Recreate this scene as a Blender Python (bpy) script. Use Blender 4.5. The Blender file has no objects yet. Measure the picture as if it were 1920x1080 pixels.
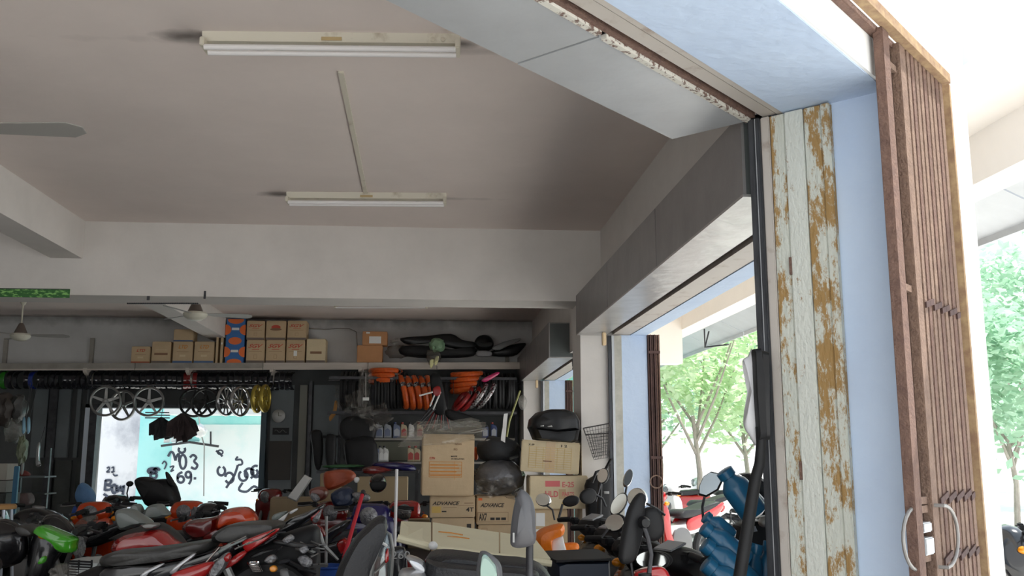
import bpy, bmesh, math, random
from mathutils import Vector as V, Matrix as M4, noise
random.seed(7)
S = bpy.context.scene
COL = S.collection
# ------------------------------------------------------------------ camera
TH = math.atan(310/1800); PS = math.atan(147*math.cos(TH)/1800)
R_ = V((math.cos(PS), -math.sin(PS), 0))
F_ = V((math.sin(PS)*math.cos(TH), math.cos(PS)*math.cos(TH), math.sin(TH)))
U_ = R_.cross(F_)
EYE = V((0, 0, 1.5))
cd = bpy.data.cameras.new('camera'); cam = bpy.data.objects.new('camera', cd); COL.objects.link(cam)
cd.sensor_width = 36; cd.lens = 36*1800/1920; cd.clip_start = .05; cd.clip_end = 300
m = M4((R_, U_, -F_)).transposed().to_4x4(); m.translation = EYE; cam.matrix_world = m
S.camera = cam
# ------------------------------------------------------------------ world, sun, exposure
W = bpy.data.worlds.new('world'); S.world = W; W.use_nodes = True
wn = W.node_tree.nodes; wl = W.node_tree.links
bg = wn['Background']; bg.inputs[1].default_value = 1.5
tc = wn.new('ShaderNodeTexCoord'); sep = wn.new('ShaderNodeSeparateXYZ'); cr = wn.new('ShaderNodeValToRGB')
wl.new(tc.outputs['Generated'], sep.inputs[0]); wl.new(sep.outputs[2], cr.inputs[0])
cr.color_ramp.elements[0].position = 0; cr.color_ramp.elements[0].color = (1, 1, 1, 1)
cr.color_ramp.elements[1].position = .9; cr.color_ramp.elements[1].color = (.62, .8, 1, 1)
wl.new(cr.outputs[0], bg.inputs[0])
sd = bpy.data.lights.new('sun', 'SUN'); sun = bpy.data.objects.new('sun', sd); COL.objects.link(sun)
sd.energy = 6.5; sd.angle = .01; sd.color = (1, .96, .9)
sun.rotation_euler = V((.42, .06, .9)).to_track_quat('Z', 'Y').to_euler()
S.view_settings.view_transform = 'Standard'; S.view_settings.look = 'None'
S.view_settings.gamma = 1; S.view_settings.exposure = 0.22; S.view_settings.use_curve_mapping = False
S.cycles.use_denoising = True
S.cycles.max_bounces = 10; S.cycles.diffuse_bounces = 7; S.cycles.transparent_max_bounces = 12
S.cycles.sample_clamp_indirect = 4
S.cycles.caustics_reflective = False; S.cycles.caustics_refractive = False
# ------------------------------------------------------------------ pixel rays (1920x1080 frame) meeting real planes
def ray(x, y): return R_*(x-960) - U_*(y-540) + F_*1800
def PY(x, y, D): r = ray(x, y); return EYE + r*(D/r.y)
def PZ(x, y, Z): r = ray(x, y); return EYE + r*((Z-1.5)/r.z)
def PX(x, y, X): r = ray(x, y); return EYE + r*(X/r.x)
UF = V((.699, .715, 0)).normalized(); NF = V((UF.y, -UF.x, 0))      # along the shop front / out of it
def PN(x, y, n): r = ray(x, y); return EYE + r*(n/r.dot(NF))
def UN(u, n, z=0): return UF*u + NF*n + V((0, 0, z))
# ------------------------------------------------------------------ materials
MATS = {}
def mat(name, col, rough=.6, metal=0, var=.0, vscale=4, bump=0, bscale=30, col2=None, thr=None, coat=0, stretch=(1,1,1), emit=0, alpha=1, spec=.5, stains=None, thrw=.06, detail=6, nrough=.62, transl=0):
    if name in MATS: return MATS[name]
    mt = bpy.data.materials.new(name); mt.use_nodes = True; MATS[name] = mt
    n = mt.node_tree.nodes; l = mt.node_tree.links; b = n['Principled BSDF']
    b.inputs['Base Color'].default_value = (*col, 1); b.inputs['Roughness'].default_value = rough
    b.inputs['Metallic'].default_value = metal; b.inputs['Coat Weight'].default_value = coat
    b.inputs['Specular IOR Level'].default_value = spec
    if emit: b.inputs['Emission Color'].default_value = (*col, 1); b.inputs['Emission Strength'].default_value = emit
    if alpha < 1: b.inputs['Alpha'].default_value = alpha
    if transl:
        tn = n.new('ShaderNodeBsdfTranslucent'); tn.inputs[0].default_value = (*col, 1); ms = n.new('ShaderNodeMixShader'); ms.inputs[0].default_value = transl
        l.new(b.outputs[0], ms.inputs[1]); l.new(tn.outputs[0], ms.inputs[2]); l.new(ms.outputs[0], n['Material Output'].inputs[0])
    out = None
    if var or bump or col2 or stains:
        t = n.new('ShaderNodeTexCoord'); mp = n.new('ShaderNodeMapping'); mp.inputs['Scale'].default_value = stretch
        l.new(t.outputs['Object'], mp.inputs[0])
        vec = mp.outputs[0]
    if var or col2:
        nz = n.new('ShaderNodeTexNoise'); nz.inputs['Scale'].default_value = vscale; nz.inputs['Detail'].default_value = detail; nz.inputs['Roughness'].default_value = nrough
        l.new(vec, nz.inputs[0]); rp = n.new('ShaderNodeValToRGB'); e = rp.color_ramp.elements
        if col2:
            a = thr if thr else .5
            e[0].position = a-thrw; e[0].color = (*col, 1); e[1].position = a+thrw; e[1].color = (*col2, 1)
        else:
            e[0].position = .3; e[0].color = (*[c*(1-var) for c in col], 1)
            e[1].position = .7; e[1].color = (*[min(1, c*(1+var)) for c in col], 1)
        l.new(nz.outputs[0], rp.inputs[0]); out = rp.outputs[0]
    if stains:
        for (p, sc, rad, sc_col, k) in stains:
            mp2 = n.new('ShaderNodeMapping'); mp2.inputs['Location'].default_value = [-p[i]*sc[i] for i in range(3)]; mp2.inputs['Scale'].default_value = sc
            l.new(t.outputs['Object'], mp2.inputs[0])
            ln = n.new('ShaderNodeVectorMath'); ln.operation = 'LENGTH'; l.new(mp2.outputs[0], ln.inputs[0])
            n2 = n.new('ShaderNodeTexNoise'); n2.inputs['Scale'].default_value = 6; n2.inputs['Detail'].default_value = 5; l.new(t.outputs['Object'], n2.inputs[0])
            ma = n.new('ShaderNodeMath'); ma.operation = 'MULTIPLY_ADD'; ma.inputs[1].default_value = rad*1.2; ma.inputs[2].default_value = -rad*.6; l.new(n2.outputs[0], ma.inputs[0])
            ad = n.new('ShaderNodeMath'); ad.operation = 'ADD'; l.new(ln.outputs[1], ad.inputs[0]); l.new(ma.outputs[0], ad.inputs[1])
            mr = n.new('ShaderNodeMapRange'); mr.inputs[1].default_value = rad; mr.inputs[2].default_value = rad*.1; mr.inputs[3].default_value = 0; mr.inputs[4].default_value = k; l.new(ad.outputs[0], mr.inputs[0])
            mx = n.new('ShaderNodeMix'); mx.data_type = 'RGBA'; l.new(mr.outputs[0], mx.inputs[0])
            if out: l.new(out, mx.inputs[6])
            else: mx.inputs[6].default_value = (*col, 1)
            mx.inputs[7].default_value = (*sc_col, 1); out = mx.outputs[2]
    if out: l.new(out, b.inputs['Base Color'])
    if bump:
        nb = n.new('ShaderNodeTexNoise'); nb.inputs['Scale'].default_value = bscale; nb.inputs['Detail'].default_value = 5; l.new(vec, nb.inputs[0])
        bp = n.new('ShaderNodeBump'); bp.inputs['Strength'].default_value = bump; bp.inputs['Distance'].default_value = .02
        l.new(nb.outputs[0], bp.inputs['Height']); l.new(bp.outputs[0], b.inputs['Normal'])
    return mt
def clearmat(name, col=(.9, .92, .95), mix=.35, rough=.12, bscale=14, bump=.8):
    if name in MATS: return MATS[name]
    mt = bpy.data.materials.new(name); mt.use_nodes = True; MATS[name] = mt
    n = mt.node_tree.nodes; l = mt.node_tree.links; n.remove(n['Principled BSDF'])
    t = n.new('ShaderNodeTexCoord'); nb = n.new('ShaderNodeTexNoise'); nb.inputs['Scale'].default_value = bscale; nb.inputs['Detail'].default_value = 6
    l.new(t.outputs['Object'], nb.inputs[0]); bp = n.new('ShaderNodeBump'); bp.inputs['Strength'].default_value = bump; bp.inputs['Distance'].default_value = .05
    l.new(nb.outputs[0], bp.inputs['Height'])
    tr = n.new('ShaderNodeBsdfTransparent'); gl = n.new('ShaderNodeBsdfGlossy'); gl.inputs['Roughness'].default_value = rough; df = n.new('ShaderNodeBsdfTranslucent')
    df.inputs[0].default_value = (*col, 1); gl.inputs[0].default_value = (*col, 1)
    l.new(bp.outputs[0], gl.inputs['Normal'])
    m1 = n.new('ShaderNodeMixShader'); m1.inputs[0].default_value = .5; l.new(df.outputs[0], m1.inputs[1]); l.new(gl.outputs[0], m1.inputs[2])
    m2 = n.new('ShaderNodeMixShader'); m2.inputs[0].default_value = mix; l.new(tr.outputs[0], m2.inputs[1]); l.new(m1.outputs[0], m2.inputs[2])
    l.new(m2.outputs[0], n['Material Output'].inputs[0])
    return mt
# ------------------------------------------------------------------ object plumbing
def tag(o, label=None, cat=None, group=None, kind=None):
    if label: o['label'] = label
    if cat: o['category'] = cat
    if group: o['group'] = group
    if kind: o['kind'] = kind
    return o
def link(name, verts, faces, mt, parent=None, smooth=False):
    me = bpy.data.meshes.new(name); me.from_pydata([tuple(v) for v in verts], [], faces); me.validate()
    bm = bmesh.new(); bm.from_mesh(me); bmesh.ops.recalc_face_normals(bm, faces=bm.faces); bm.to_mesh(me); bm.free()
    if smooth:
        me.polygons.foreach_set('use_smooth', [True]*len(me.polygons))
        try: me.set_sharp_from_angle(angle=math.radians(42))
        except Exception: pass
    if mt: me.materials.append(mt)
    o = bpy.data.objects.new(name, me); COL.objects.link(o)
    if parent: setparent(o, parent)
    return o
def setparent(o, p):
    o.parent = p
    if p.parent is None: o.matrix_parent_inverse = (M4.Identity(4) if p.get('_local') else M4.LocRotScale(p.location, p.rotation_euler, None).inverted())
    else: o.matrix_parent_inverse = M4.Identity(4)
def thing(name, label, cat, loc=(0, 0, 0), group=None, local=False, rz=0):
    o = bpy.data.objects.new(name, None); COL.objects.link(o); o.location = loc; o.empty_display_size = .1
    o.rotation_euler = (0, 0, rz)
    if local: o['_local'] = 1
    return tag(o, label, cat, group)
def hang(o, a, b, r=.004):
    MB().tube([a, b], r, 5).build('cord', MATS['dark_steel'], o)
def nth(i): return '%d%s' % (i, 'th' if 10 <= i % 100 <= 20 else {1: 'st', 2: 'nd', 3: 'rd'}.get(i % 10, 'th'))
def kids(o): return [c for c in bpy.data.objects if c.parent == o]
def copy_tree(o, parent=None, mt=None):
    c = o.copy(); COL.objects.link(c)
    if parent: c.parent = parent
    for ch in o.children: copy_tree(ch, c, mt)
    return c
class MB:
    def __init__(s): s.v = []; s.f = []
    def add(s, v, f):
        k = len(s.v); s.v += [V(x) for x in v]; s.f += [[i+k for i in q] for q in f]; return s
    def box(s, c, sz, ax=None, bev=0):
        c = V(c); a = ax or (V((1,0,0)), V((0,1,0)), V((0,0,1)))
        h = [x/2 for x in sz]
        if bev <= 0:
            v = [c+a[0]*i*h[0]+a[1]*j*h[1]+a[2]*k*h[2] for i in (-1,1) for j in (-1,1) for k in (-1,1)]
            return s.add(v, [(0,1,3,2),(4,6,7,5),(0,4,5,1),(2,3,7,6),(0,2,6,4),(1,5,7,3)])
        bm = bmesh.new(); bmesh.ops.create_cube(bm, size=1); bmesh.ops.scale(bm, vec=sz, verts=bm.verts)
        bmesh.ops.bevel(bm, geom=bm.edges[:], offset=min(bev, min(sz)*.45), segments=2, affect='EDGES')
        bm.verts.index_update()
        v = [c+a[0]*q.co.x+a[1]*q.co.y+a[2]*q.co.z for q in bm.verts]; f = [[q.index for q in g.verts] for g in bm.faces]; bm.free()
        return s.add(v, f)
    def tube(s, pts, r, n=8, caps=True):
        pts = [V(p) for p in pts]; k = len(s.v); rr = r if isinstance(r, (list, tuple)) else [r]*len(pts)
        prev = None; vs = []
        for i, p in enumerate(pts):
            t = (pts[min(i+1, len(pts)-1)]-pts[max(i-1, 0)]).normalized()
            if prev is None: a = t.orthogonal().normalized()
            else: a = (prev - t*prev.dot(t)).normalized()
            prev = a; b = t.cross(a)
            vs += [p+(a*math.cos(2*math.pi*j/n)+b*math.sin(2*math.pi*j/n))*rr[i] for j in range(n)]
        f = [[i*n+j, i*n+(j+1) % n, (i+1)*n+(j+1) % n, (i+1)*n+j] for i in range(len(pts)-1) for j in range(n)]
        if caps: f += [list(range(n))[::-1], list(range((len(pts)-1)*n, len(pts)*n))]
        return s.add(vs, f)
    def lathe(s, prof, c=(0,0,0), n=20, ax=V((0,0,1)), caps=True):
        c = V(c); ax = V(ax).normalized(); a = ax.orthogonal().normalized(); b = ax.cross(a)
        vs = [c+ax*z+(a*math.cos(2*math.pi*j/n)+b*math.sin(2*math.pi*j/n))*max(r, 1e-4) for r, z in prof for j in range(n)]
        f = [[i*n+j, i*n+(j+1) % n, (i+1)*n+(j+1) % n, (i+1)*n+j] for i in range(len(prof)-1) for j in range(n)]
        if caps: f += [list(range(n))[::-1], list(range((len(prof)-1)*n, len(prof)*n))]
        return s.add(vs, f)
    def torus(s, c, R, r, ax=V((0,1,0)), n=28, k=8, a0=0, a1=2*math.pi, rx=None):
        c = V(c); ax = V(ax).normalized(); a = ax.orthogonal().normalized(); b = ax.cross(a); full = abs(a1-a0-2*math.pi) < 1e-3
        rx = rx or r; m_ = n if full else n+1; vs = []
        for i in range(m_):
            t = a0+(a1-a0)*i/n; d = a*math.cos(t)+b*math.sin(t)
            vs += [c+d*(R+r*math.cos(2*math.pi*j/k))+ax*rx*math.sin(2*math.pi*j/k) for j in range(k)]
        f = [[i*k+j, i*k+(j+1) % k, ((i+1) % m_)*k+(j+1) % k, ((i+1) % m_)*k+j] for i in range(n) for j in range(k)]
        if not full: f += [list(range(k)), list(range((m_-1)*k, m_*k))[::-1]]
        return s.add(vs, f)
    def pillow(s, pts, nv, th, inset=.12, crown=.0, smooth=True):
        """a solid panel with rounded edges: outline pts (3D, planar), thickness th along nv"""
        pts = [V(p) for p in pts]; nv = V(nv).normalized()
        if smooth:
            q = []; n = len(pts)
            for i in range(n):
                p0, p1, p2, p3 = pts[i-1], pts[i], pts[(i+1) % n], pts[(i+2) % n]
                for t in (0, .33, .66):
                    q.append(.5*((2*p1)+(p2-p0)*t+(2*p0-5*p1+4*p2-p3)*t*t+(3*p1-p0-3*p2+p3)*t**3))
            pts = q
        n = len(pts); c = sum(pts, V())/n
        rings = [(inset*2.6, -.5-crown), (inset, -.5), (inset*.25, -.36), (0, -.15), (0, .15), (inset*.25, .36), (inset, .5), (inset*2.6, .5+crown)]
        vs = [p+(c-p)*k+nv*z*th for k, z in rings for p in pts]
        f = [[i*n+j, i*n+(j+1) % n, (i+1)*n+(j+1) % n, (i+1)*n+j] for i in range(len(rings)-1) for j in range(n)]
        k = len(vs); vs += [c-nv*(.5+crown*1.3)*th, c+nv*(.5+crown*1.3)*th]; e = (len(rings)-1)*n
        f += [[j, k, (j+1) % n] for j in range(n)] + [[e+j, e+(j+1) % n, k+1] for j in range(n)]
        return s.add(vs, f)
    def prism(s, pts, ext):
        pts = [V(p) for p in pts]; n = len(pts); ext = V(ext)
        return s.add(pts+[p+ext for p in pts], [list(range(n))[::-1], list(range(n, 2*n))]+[[i, (i+1) % n, n+(i+1) % n, n+i] for i in range(n)])
    def blob(s, c, sz, seed=0, amp=.25, fr=2.5, sub=3, ax=None):
        bm = bmesh.new(); bmesh.ops.create_icosphere(bm, subdivisions=sub, radius=1)
        bm.verts.index_update()
        vs = []
        for q in bm.verts:
            d = q.co.normalized(); k = 1+amp*noise.noise(d*fr+V((seed*7.3, seed, 0)))+amp*.5*noise.noise(d*fr*3+V((seed, 0, 9)))
            p = V((d.x*sz[0]*k, d.y*sz[1]*k, d.z*sz[2]*k))
            if ax: p = ax[0]*p.x+ax[1]*p.y+ax[2]*p.z
            vs.append(V(c)+p)
        f = [[q.index for q in g.verts] for g in bm.faces]; bm.free()
        return s.add(vs, f)
    def build(s, name, mt, parent=None, smooth=False): return link(name, s.v, s.f, mt, parent, smooth)
def abox(name, x0, x1, y0, y1, z0, z1, mt, parent=None, kind=None, bev=0):
    o = MB().box(((x0+x1)/2, (y0+y1)/2, (z0+z1)/2), (abs(x1-x0), abs(y1-y0), abs(z1-z0)), bev=bev).build(name, mt, parent)
    if kind: o['kind'] = kind
    return o
TXT = {}
def text(body, p, w, h, mt, parent=None, xd=V((1,0,0)), zd=V((0,0,1)), name='lettering', shear=0, bold=.0):
    """flat printed letters fitted into w x h with the lower left corner at p"""
    key = (body, shear, bold)
    if key not in TXT:
        cu = bpy.data.curves.new('lettering', 'FONT'); cu.body = body; cu.shear = shear; cu.offset = bold; cu.resolution_u = 3
        o = bpy.data.objects.new('t', cu); COL.objects.link(o)
        bpy.context.view_layer.update()
        me = bpy.data.meshes.new_from_object(o.evaluated_get(bpy.context.evaluated_depsgraph_get()))
        vs = [v.co.copy() for v in me.vertices]; fs = [list(f.vertices) for f in me.polygons]
        bpy.data.objects.remove(o); bpy.data.curves.remove(cu); bpy.data.meshes.remove(me)
        TXT[key] = (vs, fs)
    vs, fs = TXT[key]
    x0 = min(v.x for v in vs); x1 = max(v.x for v in vs); y0 = min(v.y for v in vs); y1 = max(v.y for v in vs)
    out = [V(p)+V(xd)*((v.x-x0)/(x1-x0)*w)+V(zd)*((v.y-y0)/(y1-y0)*h) for v in vs]
    me = bpy.data.meshes.new(name); me.from_pydata([tuple(v) for v in out], [], fs); me.materials.append(mt)
    o = bpy.data.objects.new(name, me); COL.objects.link(o)
    if parent: setparent(o, parent)
    return o
def poly_px(pts, D, yaw=0):
    """pixel outline -> real points on the upright plane through depth D, turned by yaw about its middle"""
    c = PY(sum(p[0] for p in pts)/len(pts), sum(p[1] for p in pts)/len(pts), D)
    nv = V((math.sin(yaw), -math.cos(yaw), 0)); out = []
    for x, y in pts:
        r = ray(x, y); out.append(EYE+r*((c-EYE).dot(nv)/r.dot(nv)))
    return out, nv
def slab(name, pts, D, th, mt, parent=None, yaw=0, inset=.12, crown=.1, smooth=True):
    P, nv = poly_px(pts, D, yaw)
    return MB().pillow(P, nv, th, inset, crown, smooth).build(name, mt, parent, True)
# ================================================================== palette
ceil_st = [((-1.25, 4.62, 3.55), (1, 2.2, 1), .20, (.05, .04, .035), .75), ((.12, 4.6, 3.55), (1.6, 2.6, 1), .17, (.05, .04, .035), .75),
           ((-1.28, 7.6, 3.55), (1, 2, 1), .2, (.06, .05, .045), .6), ((-.5, 4.68, 3.55), (.12, 2.4, 1), .16, (.12, .10, .09), .4),
           ((-.5, 7.62, 3.55), (.12, 2.4, 1), .14, (.12, .10, .09), .4), ((-2.6, 15, 3.55), (.02, 1.6, 1), .5, (.05, .045, .04), .6)]
m_ceil = mat('ceiling_paint', (.74, .66, .62), .9, var=.05, vscale=1.3, bump=.12, bscale=9, stains=ceil_st)
m_beam = mat('beam_paint', (.66, .63, .60), .9, var=.06, vscale=2.2, bump=.15, bscale=8)
m_wall = mat('wall_paint', (.58, .575, .57), .9, var=.09, vscale=1.6, bump=.15, bscale=10, stains=[((-2.6, 15, 3.58), (.02, 1, 3), .5, (.06, .055, .05), .6)])
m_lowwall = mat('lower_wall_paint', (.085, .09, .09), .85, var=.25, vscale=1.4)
m_blue = mat('blue_limewash', (.55, .66, .82), .85, col2=(.47, .58, .76), thr=.5, thrw=.25, vscale=2.2, bump=.3, bscale=16)
m_white = mat('white_limewash', (.85, .85, .83), .85, var=.04, vscale=3, bump=.2, bscale=12)
m_peach = mat('canopy_paint', (.88, .83, .77), .9, var=.03, vscale=2)
m_grnd = mat('concrete_yard', (.78, .76, .72), .9, var=.06, vscale=3)
m_floor = mat('shop_floor_cement', (.22, .20, .19), .7, var=.25, vscale=2)
m_galv = mat('galvanised_sheet', (.52, .54, .56), .42, .35, var=.08, vscale=2.5, bump=.25, bscale=5)
m_dsteel = mat('grey_painted_sheet', (.26, .25, .25), .38, .25, var=.12, vscale=3, bump=.35, bscale=4)
m_dark = mat('dark_steel', (.05, .05, .055), .45, .5, var=.3, vscale=12)
m_beige = mat('beige_painted_steel', (.50, .46, .42), .6, .1, var=.14, vscale=7, col2=(.36, .30, .26), thr=.62)
m_rustcream = mat('rusted_cream_steel', (.56, .58, .52), .7, col2=(.33, .20, .07), thr=.515, thrw=.02, vscale=7, detail=14, nrough=.82, stretch=(1.3, 1.3, .5), bump=.4, bscale=60)
m_rustcream2 = mat('cream_steel', (.60, .62, .57), .65, col2=(.28, .17, .08), thr=.60, thrw=.015, vscale=12, detail=14, nrough=.85, stretch=(1.2, 1.2, .6), bump=.4, bscale=60)
m_rust = mat('brown_rusted_steel', (.13, .075, .06), .8, .1, col2=(.20, .12, .09), thr=.5, thrw=.2, vscale=26, bump=.5, bscale=90)
m_rustl = mat('tan_rusted_steel', (.25, .165, .12), .75, .1, col2=(.16, .10, .075), thr=.52, thrw=.2, vscale=22, bump=.5, bscale=90)
m_rustdark = mat('dark_brown_steel', (.07, .035, .03), .7, .1, var=.3, vscale=9)
m_ochre = mat('ochre_rusted_angle', (.40, .28, .15), .75, col2=(.25, .15, .09), thr=.5, thrw=.15, vscale=20)
m_lip = mat('flaking_cream_paint', (.62, .60, .54), .7, col2=(.16, .10, .08), thr=.56, thrw=.03, vscale=45, stretch=(1, 1, 1))
# ================================================================== setting
FLZ = .02
u0, u1 = -5.0, 3.63
abox('ground', -30, 40, -25, 60, -.2, 0, m_grnd, kind='structure')
def flat(name, pts, z0, z1, mt, kind='structure'):
    o = MB().prism([V((p[0], p[1], z0)) for p in pts], (0, 0, z1-z0)).build(name, mt); o['kind'] = kind; return o
A0 = UN(u0, -1.554); A1 = UN(3.66, -1.56)
flat('floor', [(-7.6, A0.y), (A0.x, A0.y), (A1.x, A1.y), (1.94, 4.5), (1.94, 15), (-7.6, 15)], 0, FLZ, m_floor)
C0 = UN(u0, -1.5)
flat('ceiling', [(-7.6, C0.y), (C0.x, C0.y), (1.55, 3.75), (1.6, 15.15), (-7.6, 15.15)], 3.55, 3.7, m_ceil)
abox('wall_left', -7.8, -7.6, -5, 15.2, 0, 3.7, m_wall, kind='structure')
# far wall with its doorway
DW = 15.0; dl = PY(186, 765, DW); dr = PY(495, 765, DW)
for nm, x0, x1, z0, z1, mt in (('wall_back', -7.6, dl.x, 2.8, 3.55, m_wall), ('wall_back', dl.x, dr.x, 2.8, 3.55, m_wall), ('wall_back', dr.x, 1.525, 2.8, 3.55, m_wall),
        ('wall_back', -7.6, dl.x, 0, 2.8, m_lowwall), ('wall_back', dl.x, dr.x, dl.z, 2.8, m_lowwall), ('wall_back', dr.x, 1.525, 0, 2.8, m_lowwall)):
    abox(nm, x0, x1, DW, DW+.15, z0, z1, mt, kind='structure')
# beams
zb = 2.88
o = abox('ceiling_beam', -7.6, 1.525, 8.66, 9.12, zb, 3.55, m_beam, kind='structure')
for y0, y1 in ((-3.2, 8.66), (9.12, 15)):
    abox('ceiling_beam', -3.415, -3.14, y0, y1, 3.21, 3.55, m_beam, kind='structure')
# right wall: header, pillars
abox('wall_right', 1.525, 1.94, 4.3, 15.0, 2.62, 3.7, m_beam, kind='structure')
abox('wall_right', 1.79, 1.94, 4.47, 8.66, 2.57, 2.62, m_blue, kind='structure')
abox('wall_right', 1.79, 1.94, 9.12, 14.25, 2.57, 2.62, m_blue, kind='structure')
abox('wall_right', 1.324, 1.70, 8.66, 9.15, FLZ, 2.57, m_beam, kind='structure')
abox('wall_right', 1.324, 1.79, 8.67, 9.15, 2.57, 3.0, m_beam, kind='structure')
abox('wall_right', 1.70, 1.94, 8.66, 9.15, 0, 2.57, m_blue, kind='structure')
abox('wall_right', 1.324, 1.66, 14.3, 15.0, FLZ, 2.57, m_beam, kind='structure')
abox('wall_right', 1.66, 1.94, 14.25, 15.0, 0, 2.57, m_blue, kind='structure')
for y0, y1 in ((4.3, 8.66), (9.12, 14.25)):       # soffit strips of the side openings
    abox('trim_1', 1.56, 1.615, y0, y1, 2.60, 2.62, m_rustdark, kind='structure')
    abox('trim_2', 1.625, 1.785, y0, y1, 2.575, 2.62, m_beige, kind='structure')
# corner pillar and the front header
Cc = UN(4.75, -1.142)
o = MB().prism([V((p.x, p.y, 0)) for p in (UN(3.63, -1.554), UN(3.63, -1.142), Cc, V((1.94, 4.47, 0)), V((1.56, 4.25, 0)), V((1.42, 3.85, 0)))], (0, 0, 3.9)).build('wall_front', m_blue); o['kind'] = 'structure'
def fbox(name, ua, ub, na, nb, z0, z1, mt, parent=None, kind=None, bev=0):
    c = UN((ua+ub)/2, (na+nb)/2, (z0+z1)/2)
    o = MB().box(c, (abs(ub-ua), abs(nb-na), z1-z0), (UF, NF, V((0, 0, 1))), bev).build(name, mt, parent)
    if kind: o['kind'] = kind
    return o
fbox('wall_front', u0, 3.63, -1.554, -1.142, 2.88, 3.9, m_blue, kind='structure')
fbox('trim_3', u0, 4.755, -1.141, -1.129, 2.885, 3.9, m_white, kind='structure')
fbox('trim_4', 3.645, 4.755, -1.141, -1.129, 0, 2.883, m_white, kind='structure')
# outside walkway canopy at the side and in front
abox('canopy_ceiling', 1.94, 3.23, 4.6, 24, 3.4, 3.55, m_peach, kind='structure')
abox('canopy_ceiling', 2.6, 3.23, -3, 4.6, 3.4, 3.55, m_peach, kind='structure')
abox('canopy_beam', 3.23, 3.47, -3, 24, 3.1, 3.7, m_peach, kind='structure')
abox('canopy_beam', 1.94, 3.23, 12.3, 12.6, 2.66, 3.4, m_peach, kind='structure')
fbox('canopy_ceiling', -3.5, 3.1, -1.129, .35, 3.9, 4.05, m_peach, kind='structure')
# the sheet-metal awning
aw = thing('sheet_metal_awning', 'grey sheet metal awning hanging off the white outdoor beam', 'awning', (3.6, 8, 3))
y = -2.0
while y < 15:
    MB().prism([V((3.48, y, 3.12)), V((3.49, y, 3.135)), V((3.80, y, 2.985)), V((3.80, y, 2.93)), V((3.79, y, 2.93)), V((3.79, y, 2.975))], (0, 1.48, 0)).build('metal_sheet', m_galv, aw); y += 1.5
for y in (3.9, 6.9, 9.3, 12.2):
    MB().tube([(3.5, y, 3.1), (3.5, y, 2.86), (3.82, y, 2.9)], .012, 4).tube([(3.5, y, 2.86), (3.56, y, 3.07)], .012, 4).build('bracket', m_dark, aw)
# graffiti wall behind the shop
m_grey_lime = mat('blotched_lime_wall', (.80, .80, .82), .9, col2=(.42, .43, .48), thr=.60, thrw=.12, vscale=1.6, stretch=(1, 1, .8))
m_turq = mat('turquoise_wall', (.16, .66, .66), .85, col2=(.45, .85, .83), thr=.45, thrw=.2, vscale=.9, bump=.2)
m_turq2 = mat('faded_turquoise_wall', (.52, .84, .84), .85, col2=(.85, .92, .92), thr=.42, thrw=.15, vscale=.8)
GY = 18.2
p = PY(262, 800, GY)
abox('wall_behind', -12, p.x, GY, GY+.2, 0, 3.4, m_grey_lime, kind='structure')
o = abox('wall_behind', p.x, 4, GY, GY+.2, 0, 3.4, m_turq, kind='structure')
q = PY(500, 795, GY); abox('trim_5', p.x+.6, q.x+.3, GY-.012, GY, 0, PY(400, 796, GY).z, m_turq2, kind='structure')
# ================================================================== shutter boxes, guides, gates
def sbox(name, label, y0, y1, zt):
    r = thing(name, label, 'shutter box', (1.42, (y0+y1)/2, 2.57))
    abox('face_sheet', 1.287, 1.30, y0, y1, 2.575, zt, m_dsteel, r)
    abox('bottom_sheet', 1.285, 1.557, y0, y1, 2.565, 2.577, m_dsteel2, r)
    abox('end_plate', 1.30, 1.557, y0, y0+.012, 2.577, zt, m_endplate, r)
    abox('end_plate', 1.30, 1.52, y1-.012, y1, 2.577, zt, m_endplate, r)
    abox('top_sheet', 1.30, 1.52, y0, y1, zt-.012, zt, m_dsteel, r)
    n = 3
    for i in range(1, n): abox('seam_strip', 1.2845, 1.2868, y0+(y1-y0)*i/n-.004, y0+(y1-y0)*i/n+.004, 2.58, zt-.004, m_dsteel, r)
    return r
m_dsteel2 = mat('scuffed_grey_sheet', (.42, .41, .40), .3, .3, var=.14, vscale=5, bump=.5, bscale=5)
m_endplate = mat('dark_green_grey_plate', (.075, .085, .085), .6, var=.1)
m_wood = mat('pale_wood', (.72, .55, .34), .7, var=.15, vscale=30, stretch=(8, 8, 1))
sbox('roller_shutter_box', 'long grey sheet metal roller shutter box over the near side opening', 3.83, 8.655, 2.93)
sbox('roller_shutter_box', 'smaller grey roller shutter box over the far side opening, past the middle pillar', 10.78, 14.95, 2.97)
for y, l in ((8.42, 'pale wooden peg under the far end of the near shutter box'), (14.1, 'pale wooden peg under the far end of the farther shutter box')):
    t = MB().box((1.50, y, 2.505), (.035, .05, .115), bev=.006).build('wooden_peg', m_wood); tag(t, l, 'peg')
# black catch under box 2
tag(MB().box((1.60, 11.0, 2.53), (.03, .06, .09), bev=.005).box((1.60, 11.0, 2.47), (.02, .10, .02)).build('shutter_catch', m_dark), 'black metal catch hanging under the near end of the farther shutter box', 'catch')
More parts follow.
